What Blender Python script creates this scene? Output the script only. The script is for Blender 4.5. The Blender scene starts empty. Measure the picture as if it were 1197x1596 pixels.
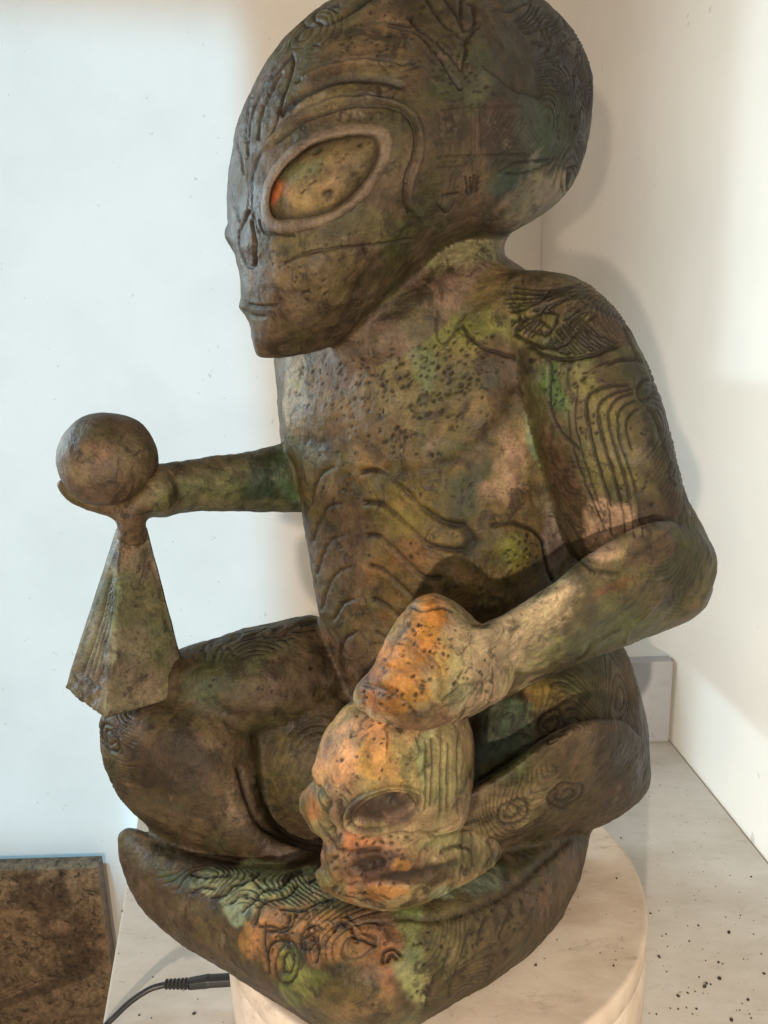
import bpy, bmesh, math, random
import numpy as np
S = bpy.context.scene
V3 = np.array
# ------------------------------------------------------------------ camera
F_PX = 1206.0; CX, CY = 598.5, 798.0; PX = 0.00056           # focal length in photo pixels; metres per photo pixel at the statue
CAM = V3([0.0, 0.0, 0.65])
n_ = V3([153.0, 4992.0, 1206.0]); n_ /= np.linalg.norm(n_)
Zc = -n_; Fc = V3([0, 0, 1.0]); Yc = Fc - Fc.dot(Zc) * Zc; Yc /= np.linalg.norm(Yc); Xc = np.cross(Yc, Zc)
R = np.stack([Xc, Yc, Zc])                                   # world = R @ (right, down, forward)
cam_d = bpy.data.cameras.new('camera'); cam = bpy.data.objects.new('camera', cam_d); S.collection.objects.link(cam)
from mathutils import Matrix, Vector
r_, d_, f_ = R[:, 0], R[:, 1], R[:, 2]
M = Matrix(((r_[0], -d_[0], -f_[0], CAM[0]), (r_[1], -d_[1], -f_[1], CAM[1]), (r_[2], -d_[2], -f_[2], CAM[2]), (0, 0, 0, 1)))
cam.matrix_world = M
cam_d.sensor_fit = 'VERTICAL'; cam_d.sensor_height = 36.0; cam_d.lens = 36.0 * F_PX / 1596.0
cam_d.clip_start = 0.02; cam_d.clip_end = 50
S.camera = cam
# ------------------------------------------------------------------ world, lamps, exposure (an indoor corner: no sun, no sky)
W = bpy.data.worlds.new('World'); S.world = W; W.use_nodes = True
W.node_tree.nodes['Background'].inputs[0].default_value = (1.0, 0.87, 0.73, 1)
W.node_tree.nodes['Background'].inputs[1].default_value = 0.23
S.view_settings.view_transform = 'Standard'; S.view_settings.look = 'None'; S.view_settings.exposure = 0; S.view_settings.gamma = 1
def aim(o, to):
    o.rotation_euler = (Vector(to) - o.location).to_track_quat('-Z', 'Y').to_euler()
def area(name, loc, to, sx, sy, power, col, spread=180):
    l = bpy.data.lights.new(name, 'AREA'); l.shape = 'RECTANGLE'; l.size = sx; l.size_y = sy
    l.energy = power; l.color = col; l.spread = math.radians(spread)
    o = bpy.data.objects.new(name, l); S.collection.objects.link(o); o.location = loc; aim(o, to); return o
l = bpy.data.lights.new('phone_lamp', 'POINT'); l.energy = 2.4; l.color = (1, .90, .78); l.shadow_soft_size = 0.012
o = bpy.data.objects.new('phone_lamp', l); S.collection.objects.link(o); o.location = (-0.03, 0.03, 0.575)
l = bpy.data.lights.new('room_bulb', 'POINT'); l.energy = 112; l.color = (1, .86, .70); l.shadow_soft_size = 0.02
o = bpy.data.objects.new('room_bulb', l); S.collection.objects.link(o); o.location = (-0.34, -1.0, 0.54)
COOL = (.62, .88, 1.0)
area('window_and_fill_light', (-0.855, 0.55, 2.235), (-0.77, 1.95, 0.235), 0.97, 1.3, 5.3, (.25, .66, 1.0), 5)
area('window_and_fill_light', (-0.70, 0.55, 2.15), (-0.70, 1.95, -1.2), 0.12, 0.9, 0.5, (.28, .67, 1.0), 2)  # added narrow fill, no real source: brightens the gap between slab and table
area('window_and_fill_light', (0.232, -0.35, 1.17), (0.605, 1.18, 1.17), 0.24, 1.2, .8, (.55, .82, 1.0), 1.5)
area('window_and_fill_light', (0.232, -0.35, -0.05), (0.605, 1.18, -0.05), 0.24, 0.40, 0.35, (.55, .82, 1.0), 1.5)
area('window_and_fill_light', (-1.35, 1.15, 1.0), (0.0, 0.62, 0.65), 0.5, 1.2, 5.0, (.70, .9, 1.0), 60)
area('room_light', (-1.3, -1.2, 1.05), (0.1, 0.9, 0.5), 0.9, 0.9, 8.0, (1, .85, .68), 150)

# ------------------------------------------------------------------ helpers
def lin(c):
    c = np.asarray(c, float) / 255.0
    return np.where(c <= .04045, c / 12.92, ((c + .055) / 1.055) ** 2.4)
def rays(u, v):
    a = np.stack([(np.asarray(u, float) - CX) / F_PX, (np.asarray(v, float) - CY) / F_PX, np.ones(np.shape(u))], -1)
    return a @ R.T
def at(u, v, y):                                             # point seen at (u, v) whose world y is given
    r = rays(u, v); t = np.asarray(y, float) / r[..., 1]
    return CAM + r * t[..., None]
def onz(u, v, z):
    r = rays(u, v); t = (z - CAM[2]) / r[..., 2]; return CAM + r * t[..., None]
def uv_of(P):
    q = (P - CAM) @ R
    return CX + F_PX * q[:, 0] / q[:, 2], CY + F_PX * q[:, 1] / q[:, 2]
def tag(o, label=None, cat=None, kind=None, group=None):
    if label: o['label'] = label
    if cat: o['category'] = cat
    if kind: o['kind'] = kind
    if group: o['group'] = group
    return o
def empty(name, loc):
    o = bpy.data.objects.new(name, None); S.collection.objects.link(o); o.location = loc; o.empty_display_size = .05; return o
def link(name, me, mat, parent=None):
    o = bpy.data.objects.new(name, me); S.collection.objects.link(o)
    if mat: me.materials.append(mat)
    if parent:
        o.parent = parent; o.matrix_parent_inverse = Matrix.Translation(-Vector(parent.matrix_world.translation if parent.parent else parent.location))
    return o
def mesh(name, verts, faces, smooth=True):
    me = bpy.data.meshes.new(name)
    faces = np.asarray(faces) if not isinstance(faces, list) else faces
    if isinstance(faces, np.ndarray):
        nf, k = faces.shape
        me.vertices.add(len(verts)); me.vertices.foreach_set('co', np.asarray(verts, np.float32).ravel())
        me.loops.add(nf * k); me.loops.foreach_set('vertex_index', faces.astype(np.int32).ravel())
        me.polygons.add(nf); me.polygons.foreach_set('loop_start', np.arange(0, nf * k, k, dtype=np.int32))
        me.update(calc_edges=True)
    else:
        me.from_pydata([tuple(v) for v in verts], [], faces)
    me.polygons.foreach_set('use_smooth', [smooth] * len(me.polygons)); me.update()
    return me
def from_bm(name, bm, mat, parent=None, smooth=False):
    me = bpy.data.meshes.new(name); bm.normal_update(); bm.to_mesh(me); bm.free()
    me.polygons.foreach_set('use_smooth', [smooth] * len(me.polygons)); me.update()
    return link(name, me, mat, parent)
def crom(P, n=8, closed=True):                               # smooth curve through the points
    P = np.asarray(P, float); N = len(P); out = []
    for i in range(N if closed else N - 1):
        g = lambda k: P[k % N] if closed else P[min(max(k, 0), N - 1)]
        a, b, c, d = g(i - 1), g(i), g(i + 1), g(i + 2)
        for t in np.arange(n) / n:
            out.append(.5 * (2 * b + (c - a) * t + (2 * a - 5 * b + 4 * c - d) * t * t + (3 * b - a - 3 * c + d) * t ** 3))
    if not closed: out.append(P[-1])
    return np.array(out)
rng = np.random.default_rng(7)
_perm = rng.permutation(256).astype(np.int32); _perm = np.concatenate([_perm, _perm, _perm])
_grad = rng.normal(size=(256, 3)).astype(np.float32); _grad /= np.linalg.norm(_grad, axis=1)[:, None]
def noise(P):                                                # gradient noise, about -1..1
    P = np.asarray(P, np.float32); I = np.floor(P).astype(np.int32); Q = P - I; I &= 255
    w = Q * Q * Q * (Q * (Q * 6 - 15) + 10); out = np.zeros(len(P), np.float32)
    for dx in (0, 1):
        for dy in (0, 1):
            for dz in (0, 1):
                h = _perm[_perm[_perm[I[:, 0] + dx] + I[:, 1] + dy] + I[:, 2] + dz]
                g = _grad[h]
                d = g[:, 0] * (Q[:, 0] - dx) + g[:, 1] * (Q[:, 1] - dy) + g[:, 2] * (Q[:, 2] - dz)
                out += d * (w[:, 0] if dx else 1 - w[:, 0]) * (w[:, 1] if dy else 1 - w[:, 1]) * (w[:, 2] if dz else 1 - w[:, 2])
    return out * 1.6
def fbm(P, oct=3):
    s = 0; a = 1
    for k in range(oct): s = s + a * noise(P * 2 ** k + 17.3 * k); a *= .5
    return s

# ------------------------------------------------------------------ materials
def nodes(name):
    m = bpy.data.materials.new(name); m.use_nodes = True
    return m, m.node_tree.nodes, m.node_tree.links, m.node_tree.nodes['Principled BSDF']
def ramp(N, L, src, p):
    r = N.new('ShaderNodeValToRGB'); L.new(src, r.inputs[0])
    e = r.color_ramp.elements
    while len(e) < len(p): e.new(.5)
    for k, (x, c) in enumerate(p): e[k].position = x; e[k].color = (c, c, c, 1) if not hasattr(c, '__len__') else (*c, 1)
    return r
def tex(N, L, co, scale, detail=4, rough=.6, dist=0):
    t = N.new('ShaderNodeTexNoise'); t.inputs['Scale'].default_value = scale; t.inputs['Detail'].default_value = detail
    t.inputs['Roughness'].default_value = rough; t.inputs['Distortion'].default_value = dist
    L.new(co, t.inputs['Vector']); return t
def mixc(N, L, a, b, fac, mode='MIX'):
    m = N.new('ShaderNodeMix'); m.data_type = 'RGBA'; m.blend_type = mode; m.clamp_factor = True
    for s, x in ((m.inputs[0], fac), (m.inputs[6], a), (m.inputs[7], b)):
        if hasattr(x, 'is_output'): L.new(x, s)
        elif hasattr(x, '__len__'): s.default_value = (*x, 1)
        else: s.default_value = x
    return m.outputs[2]
def bump(N, L, h, strength, dist, B, prev=None):
    b = N.new('ShaderNodeBump'); b.inputs['Strength'].default_value = strength; b.inputs['Distance'].default_value = dist
    L.new(h, b.inputs['Height'])
    if prev: L.new(prev, b.inputs['Normal'])
    L.new(b.outputs[0], B.inputs['Normal']); return b.outputs[0]

def bronze(name, green, dark=1.0):
    m, N, L, B = nodes(name)
    g = N.new('ShaderNodeNewGeometry'); co = g.outputs['Position']
    at_ = N.new('ShaderNodeAttribute'); at_.attribute_name = 'patina_shading'
    n1 = tex(N, L, co, 24, 7, .68, .5); n2 = tex(N, L, co, 85, 6, .7); n3 = tex(N, L, co, 420, 3, .6); n4 = tex(N, L, co, 11, 5, .65, .9); n5 = tex(N, L, co, 33, 6, .72, 1.2)
    c = mixc(N, L, at_.outputs['Color'], ramp(N, L, n1.outputs[0], [(.34, .42), (.5, .95), (.64, 1.5)]).outputs[0], .75 * (.4 + .6 * dark), 'MULTIPLY')
    c = mixc(N, L, c, ramp(N, L, n2.outputs[0], [(.34, .45), (.5, 1.0), (.64, 1.45)]).outputs[0], .65, 'MULTIPLY')
    c = mixc(N, L, c, (.66, .84, .56), ramp(N, L, n4.outputs[0], [(.46, 0), (.60, .9 if green > .1 else .1)]).outputs[0], 'MULTIPLY')
    c = mixc(N, L, c, (.030, .052, .034), ramp(N, L, tex(N, L, co, 19, 6, .7, .8).outputs[0], [(.56, 0), (.66, green)]).outputs[0])
    c = mixc(N, L, c, (.020, .014, .009), ramp(N, L, n5.outputs[0], [(.53, 0), (.62, .78 * dark)]).outputs[0])
    c = mixc(N, L, c, (.21, .165, .12), ramp(N, L, tex(N, L, co, 21, 6, .7, .6).outputs[0], [(.60, 0), (.72, .38)]).outputs[0])
    c = mixc(N, L, c, (.020, .014, .009), ramp(N, L, tex(N, L, co, 170, 2, .5).outputs[0], [(.68, 0), (.76, .6)]).outputs[0])
    c = mixc(N, L, c, ramp(N, L, n3.outputs[0], [(.35, .75), (.6, 1.15)]).outputs[0], .6, 'MULTIPLY')
    c = mixc(N, L, c, (.013, .009, .006), at_.outputs['Alpha'])          # dark wax left in the cuts
    L.new(c, B.inputs['Base Color'])
    L.new(ramp(N, L, n1.outputs[0], [(.35, .38), (.65, .68)]).outputs[0], B.inputs['Roughness'])
    B.inputs['Specular IOR Level'].default_value = .22
    b = bump(N, L, n3.outputs[0], .3, .0012, B); b = bump(N, L, n2.outputs[0], .45, .003, B, b); bump(N, L, n5.outputs[0], .25, .006, B, b)
    return m
BRONZE = bronze('patinated_bronze', .30); SLABM = bronze('brown_bronze', .04); EYEM = bronze('rubbed_bronze', .08, .45)

def plaster(name, col, dirt, sc=1.0):
    m, N, L, B = nodes(name); g = N.new('ShaderNodeNewGeometry'); co = g.outputs['Position']
    c = mixc(N, L, col, tuple(x * .93 for x in col), ramp(N, L, tex(N, L, co, 3 * sc, 4).outputs[0], [(.4, 0), (.65, 1)]).outputs[0])
    c = mixc(N, L, c, dirt, ramp(N, L, tex(N, L, co, 45, 2, .5).outputs[0], [(.735, 0), (.77, .5)]).outputs[0])
    L.new(c, B.inputs['Base Color']); B.inputs['Roughness'].default_value = .8; B.inputs['Specular IOR Level'].default_value = .2
    bump(N, L, tex(N, L, co, 260, 3).outputs[0], .12, .001, B); return m
WALL = plaster('wall_paint', (.80, .74, .66), (.45, .40, .36))
FLOOR = plaster('floor_paint', (.70, .69, .67), (.4, .38, .36))
def painted(name, col, stain, amt=.5, rough=.55):
    m, N, L, B = nodes(name); g = N.new('ShaderNodeNewGeometry'); co = g.outputs['Position']
    mp = N.new('ShaderNodeMapping'); L.new(co, mp.inputs[0]); mp.inputs['Scale'].default_value = (1, 2.2, 1); mp.inputs['Rotation'].default_value = (0, 0, .5)
    c = mixc(N, L, col, stain, ramp(N, L, tex(N, L, mp.outputs[0], 7, 8, .66, .1).outputs[0], [(.43, 0), (.66, amt)]).outputs[0])
    c = mixc(N, L, c, tuple(x * .45 for x in stain), ramp(N, L, tex(N, L, mp.outputs[0], 24, 8, .78, .2).outputs[0], [(.56, 0), (.70, amt * .8)]).outputs[0])
    c = mixc(N, L, c, (.05, .04, .03), ramp(N, L, tex(N, L, co, 210, 1, .5).outputs[0], [(.755, 0), (.78, .7)]).outputs[0])
    L.new(c, B.inputs['Base Color']); B.inputs['Roughness'].default_value = rough; B.inputs['Specular IOR Level'].default_value = .35
    bump(N, L, tex(N, L, co, 190, 4).outputs[0], .15, .0012, B); return m
TABLE = painted('table_paint', (.58, .545, .50), (.36, .31, .235), .42)
DRUM = painted('drum_paint', (.63, .53, .43), (.32, .21, .13), .55)
BOARD = painted('board_paint', (.38, .375, .39), (.30, .29, .29), .4)
m, N, L, B = nodes('black_rubber'); RUBBER = m
B.inputs['Base Color'].default_value = (.012, .012, .013, 1); B.inputs['Roughness'].default_value = .42
m, N, L, B = nodes('dark_crumb'); CRUMB = m
g = N.new('ShaderNodeNewGeometry')
L.new(ramp(N, L, tex(N, L, g.outputs['Position'], 60).outputs[0], [(.3, (.012, .010, .008)), (.7, (.07, .05, .035))]).outputs[0], B.inputs['Base Color'])
B.inputs['Roughness'].default_value = .8

# ------------------------------------------------------------------ the room corner
tb = V3([.438, 1.1165]); tf = V3([.4775, .37]); wd = (tf - tb) / np.linalg.norm(tf - tb); wn = V3([-wd[1], wd[0]])  # right wall runs along the table edge
if wn[0] < 0: wn = -wn
k = (1.945 - tb[1]) / wd[1]; corner = tb + wd * k + wn * .0015; front = tb + wd * 2.6 + wn * .0015
ZF, ZT = -1.5, 2.3
def prism(pts, z0, z1):
    bm = bmesh.new(); a = [bm.verts.new((*p, z0)) for p in pts]; c = [bm.verts.new((*p, z1)) for p in pts]
    n = len(pts); bm.faces.new(c); bm.faces.new(a[::-1])
    for i in range(n): bm.faces.new((a[i], a[(i + 1) % n], c[(i + 1) % n], c[i]))
    bmesh.ops.recalc_face_normals(bm, faces=bm.faces); return bm
o = from_bm('back_wall', prism([(-2.6, corner[1]), (corner[0], corner[1]), (corner[0], corner[1] + .1), (-2.6, corner[1] + .1)], ZF, ZT), WALL); tag(o, kind='structure')
fo = wn * .1
o = from_bm('right_wall', prism([tuple(front), tuple(front + fo), (corner[0] + .1, corner[1] + .1), (corner[0] + .0005, corner[1] + .1), (corner[0] + .0005, corner[1])], ZF, ZT), WALL); tag(o, kind='structure')
o = from_bm('floor', prism([(-2.6, -2.2), (.7, -2.2), (.7, 2.1), (-2.6, 2.1)], ZF - .05, ZF - .001), FLOOR); tag(o, kind='structure')

# table: top and four legs
t_root = empty('work_table', (0.1, .7, ZF)); tag(t_root, 'white painted table with dirt specks standing against the right wall', 'table')
def bevel(bm, w, seg=2):
    bmesh.ops.bevel(bm, geom=[e for e in bm.edges], offset=w, segments=seg, affect='EDGES', profile=.6); return bm
tp = [(-.387, 1.1165), (-.226, .30), tuple(tf + wd * .07), tuple(tb)]
from_bm('tabletop', bevel(prism(tp, -.03, 0), .0025), TABLE, t_root)
for x, y in ((-.30, 1.05), (.38, 1.05), (-.18, .36), (.42, .36)):
    from_bm('leg', bevel(prism([(x - .02, y - .02), (x + .02, y - .02), (x + .02, y + .02), (x - .02, y + .02)], ZF, -.03), .002), TABLE, t_root)
# upright board at the rear corner of the table
bm = prism([(.06, 1.094), (.436, 1.094), (.436, 1.1165), (.06, 1.1165)], .0005, .137); bevel(bm, .002)
tag(from_bm('upright_board', bm, BOARD), 'low pale grey board standing upright at the rear corner of the table', 'board')
# drum turntable
DC = V3([.038, .6825]); DR = .2095
d_root = empty('turntable', (*DC, 0)); tag(d_root, 'round stained cream turntable drum under the statue', 'turntable')
def lathe(prof, n=160):
    bm = bmesh.new(); rings = []
    for r, z in prof:
        rings.append([bm.verts.new((DC[0] + r * math.cos(2 * math.pi * i / n), DC[1] + r * math.sin(2 * math.pi * i / n), z)) for i in range(n)])
    for a, b in zip(rings, rings[1:]):
        for i in range(n): bm.faces.new((a[i], a[(i + 1) % n], b[(i + 1) % n], b[i]))
    bm.faces.new(rings[0][::-1]); bm.faces.new(rings[-1]); bmesh.ops.recalc_face_normals(bm, faces=bm.faces); return bm
from_bm('platter', lathe([(DR - .004, .0745), (DR - .001, .0755), (DR, .0765), (DR, .0965), (DR - .0006, .0985), (DR - .0025, .0999), (DR - .005, .1)]), DRUM, d_root, True)
from_bm('base', lathe([(DR - .004, .0005), (DR - .001, .003), (DR, .006), (DR, .0705), (DR - .0015, .0735), (DR - .006, .0745)]), DRUM, d_root, True)

# dirt specks scattered on the table: nobody could count them
bm = bmesh.new(); R2 = random.Random(4)
def speck(x, y, z, r):
    s = bmesh.ops.create_icosphere(bm, subdivisions=1, radius=r)['verts']
    q = R2.uniform(0, 6.28); a = R2.uniform(.6, 1.5)
    for v in s:
        p = v.co * R2.uniform(.7, 1.2); v.co = Vector((x + (p.x * a) * math.cos(q) - p.y * math.sin(q), y + p.x * a * math.sin(q) + p.y * math.cos(q), z + max(p.z, -.3 * r) * .6 + r * .15))
def specks(us, vs, n, r0, r1, z=0, skip=None):
    for _ in range(n):
        u = R2.uniform(*us); v = R2.uniform(*vs); p = onz(u, v, z)
        if skip and skip(u, v, p): continue
        speck(p[0], p[1], z, R2.uniform(r0, r1) * (1 if R2.random() < .85 else 1.8))
off = lambda u, v, p: math.hypot(p[0] - DC[0], p[1] - DC[1]) < DR + .008 or p[0] > tb[0] - .01
specks((1020, 1195), (1250, 1596), 60, .0003, .0010, 0, off); specks((1030, 1180), (1420, 1596), 30, .0003, .0012, 0, off)
specks((170, 350), (1380, 1590), 22, .0004, .0009, 0, off); specks((930, 1100), (1220, 1420), 18, .0004, .0011, 0, off)
for u, v, r in ((1098, 1538, .0042), (1072, 1548, .0024), (1140, 1590, .0035), (997, 1378, .0026), (1014, 1424, .0022), (968, 1306, .002), (1038, 1456, .002), (1120, 1500, .0022), (250, 1438, .002), (190, 1420, .0018), (303, 1580, .0028)):
    p = onz(u, v, 0)
    if not off(u, v, p): speck(p[0], p[1], 0, r * .62)
on = lambda u, v, p: math.hypot(p[0] - DC[0], p[1] - DC[1]) > DR - .01
specks((880, 1010), (1330, 1590), 16, .0004, .0009, .1, on)
for u, v, r in ((961, 1369, .002), (996, 1378, .0027), (835, 1505, .0022), (868, 1465, .0014)):
    p = onz(u, v, .1)
    if not on(u, v, p): speck(p[0], p[1], .1, r * .7)
tag(from_bm('dirt_specks', bm, CRUMB), 'black crumbs of dirt scattered over the white table', 'dirt', 'stuff')

# power cord: plug with strain relief, cable to the lower left
c_root = empty('power_cord', tuple(onz(320, 1530, .02))); tag(c_root, 'black power cord with ribbed plug in the side of the cream drum', 'cord')
def tube(pts, rad, n=12, cap=True):
    bm = bmesh.new(); P = [Vector(p) for p in pts]; rings = []; up = Vector((0, 0, 1))
    rad = rad if hasattr(rad, '__len__') else [rad] * len(P)
    for i, p in enumerate(P):
        t = (P[min(i + 1, len(P) - 1)] - P[max(i - 1, 0)]).normalized(); a = t.cross(up).normalized(); b = a.cross(t)
        rings.append([bm.verts.new(p + (a * math.cos(2 * math.pi * k / n) + b * math.sin(2 * math.pi * k / n)) * rad[i]) for k in range(n)])
    for a, b in zip(rings, rings[1:]):
        for k in range(n): bm.faces.new((a[k], a[(k + 1) % n], b[(k + 1) % n], b[k]))
    bm.faces.new(rings[0][::-1]); bm.faces.new(rings[-1]); bmesh.ops.recalc_face_normals(bm, faces=bm.faces); return bm
pe = V3([DC[0] - DR * .985, DC[1] - DR * .19, .040])          # where the plug meets the drum
def along(u, v, z): return onz(u, v, z)
ue, ve = uv_of(pe[None]); ue, ve = ue[0], ve[0]
pl = [(362, 1527), (328, 1529), (325, 1529), (297, 1533), (292, 1534), (286, 1535)]
zz = [.030, .028, .028, .025, .024, .023]
PLP = [along(u, v, z) for (u, v), z in zip(pl, zz)]
from_bm('plug', bevel(tube(PLP[:4], [.0062, .0062, .0066, .0058], 10), .0004, 1), RUBBER, c_root, False)
rr = []; pp = []
for i in range(26):
    t = i / 25; pp.append(along(297 - 38 * t, 1533 + 1 * t, .025 - .004 * t)); rr.append((.0042 if (i // 2) % 2 else .0056) - .0009 * t)
from_bm('strain_relief', tube(pp, rr, 12), RUBBER, c_root, False)
cc = crom([along(262, 1534, .0215), along(235, 1541, .019), along(205, 1560, .014), along(180, 1583, .009), along(160, 1605, .005), along(130, 1660, .004)], 8, False)
from_bm('cable', tube(cc, .0029, 12), RUBBER, c_root, True)

# ------------------------------------------------------------------ sculpting: swollen outlines joined into one smooth surface
G = 4.0                                                      # grid step in photo pixels
U0, V0 = -60.0, -160.0; NU, NV = 330, 470
gu = U0 + G * np.arange(NU); gv = V0 + G * np.arange(NV)
def inside(poly, u, v):
    x, y = poly[:, 0], poly[:, 1]; x2, y2 = np.roll(x, -1), np.roll(y, -1); r = np.zeros(u.shape, bool)
    for a, b, c, d in zip(x, y, x2, y2):
        if b == d: continue
        k = ((b > v) != (d > v)) & (u < (c - a) * (v - b) / (d - b) + a); r ^= k
    return r
def pdist(poly, u, v, closed=True):
    best = np.full(u.shape, 1e9, np.float32); n = len(poly)
    for i in range(n if closed else n - 1):
        a = poly[i]; b = poly[(i + 1) % n]; d = b - a; l2 = d @ d + 1e-9
        t = np.clip(((u - a[0]) * d[0] + (v - a[1]) * d[1]) / l2, 0, 1)
        best = np.minimum(best, (u - a[0] - t * d[0]) ** 2 + (v - a[1] - t * d[1]) ** 2)
    return np.sqrt(best)
def tps(pts):                                                # smooth depth sheet through (u, v, y)
    P = np.asarray(pts, float); X = P[:, :2] / 500.0; n = len(P)
    if n < 4:
        A = np.c_[np.ones(n), X]; c = np.linalg.lstsq(A, P[:, 2], rcond=None)[0]
        return lambda u, v: c[0] + c[1] * u / 500 + c[2] * v / 500
    D2 = ((X[:, None] - X[None]) ** 2).sum(-1); K = .5 * D2 * np.log(D2 + 1e-12) + np.eye(n) * .02
    A = np.block([[K, np.c_[np.ones(n), X]], [np.c_[np.ones(n), X].T, np.zeros((3, 3))]])
    c = np.linalg.solve(A, np.r_[P[:, 2], 0, 0, 0])
    def f(u, v):
        s = c[n] + c[n + 1] * u / 500 + c[n + 2] * v / 500
        for i in range(n):
            d = (u / 500 - X[i, 0]) ** 2 + (v / 500 - X[i, 1]) ** 2; s = s + c[i] * .5 * d * np.log(d + 1e-12)
        return s
    return f
def shift(A, du, dv): return np.roll(np.roll(A, du, 0), dv, 1)
class Comp:
    def __init__(s, name, poly, thick, depth, blend, smooth=True):
        s.name = name; s.poly = crom(poly, 5) if smooth else np.asarray(poly, float); s.blend = blend; s.yf = tps(depth)
        lo = s.poly.min(0) - 40; hi = s.poly.max(0) + 40
        s.i0 = max(0, int((lo[0] - U0) / G)); s.i1 = min(NU, int((hi[0] - U0) / G) + 1)
        s.j0 = max(0, int((lo[1] - V0) / G)); s.j1 = min(NV, int((hi[1] - V0) / G) + 1)
        UU, VV = np.meshgrid(gu[s.i0:s.i1], gv[s.j0:s.j1], indexing='ij')
        ins = inside(s.poly, UU, VV); d = pdist(s.poly, UU, VV)
        # Poisson swelling with sub-cell boundary: cells nearer than half a step to the outline are pinned to their linear value
        phi = None
        for L in (8, 4, 2, 1):                                # coarse to fine
            mk = (ins & (d > G * .5))[::L, ::L]; hL = G * L
            if phi is None: p = np.where(mk, d[::L, ::L] * 20, 0)
            else: p = np.repeat(np.repeat(phi, 2, 0), 2, 1); p = np.pad(p, ((0, 2), (0, 2)), mode='edge')[:mk.shape[0], :mk.shape[1]] * mk
            for it in range(150 if L > 1 else 90):
                p = np.where(mk, .25 * (shift(p, 1, 0) + shift(p, -1, 0) + shift(p, 0, 1) + shift(p, 0, -1)) + hL * hL / 4, 0)
            phi = p
        band = ins & (d > 5) & (d < 14); slope = float((phi[band] / d[band]).mean()) if band.any() else 20.
        edge = np.clip(d / 9.0, 0, 1)
        phi = np.where(ins, phi * edge + (1 - edge) * np.minimum(slope * d, phi + slope * G * .6), -slope * d)
        s.slope = slope; s.phi = phi.astype(np.float32); mx = float(phi.max()); s.k2 = (thick / PX) ** 2 / max(mx, 1e-3)   # half thickness in metres at the fattest point
        gx, gy = np.gradient(s.phi, G); s.grad = s.k2 * np.hypot(gx, gy); s.Y = s.yf(UU, VV)
    def front(s, u, v):                                       # world y of the near surface
        a = np.clip((np.asarray(u) - U0) / G - s.i0, 0, s.phi.shape[0] - 1.001); b = np.clip((np.asarray(v) - V0) / G - s.j0, 0, s.phi.shape[1] - 1.001)
        i = a.astype(int); j = b.astype(int); fa, fb = a - i, b - j; p = s.phi
        h = (p[i, j] * (1 - fa) + p[i + 1, j] * fa) * (1 - fb) + (p[i, j + 1] * (1 - fa) + p[i + 1, j + 1] * fa) * fb
        return s.yf(u, v) - PX * np.sqrt(np.maximum(h, 0) * s.k2), s.yf(u, v) + PX * np.sqrt(np.maximum(h, 0) * s.k2)
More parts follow.
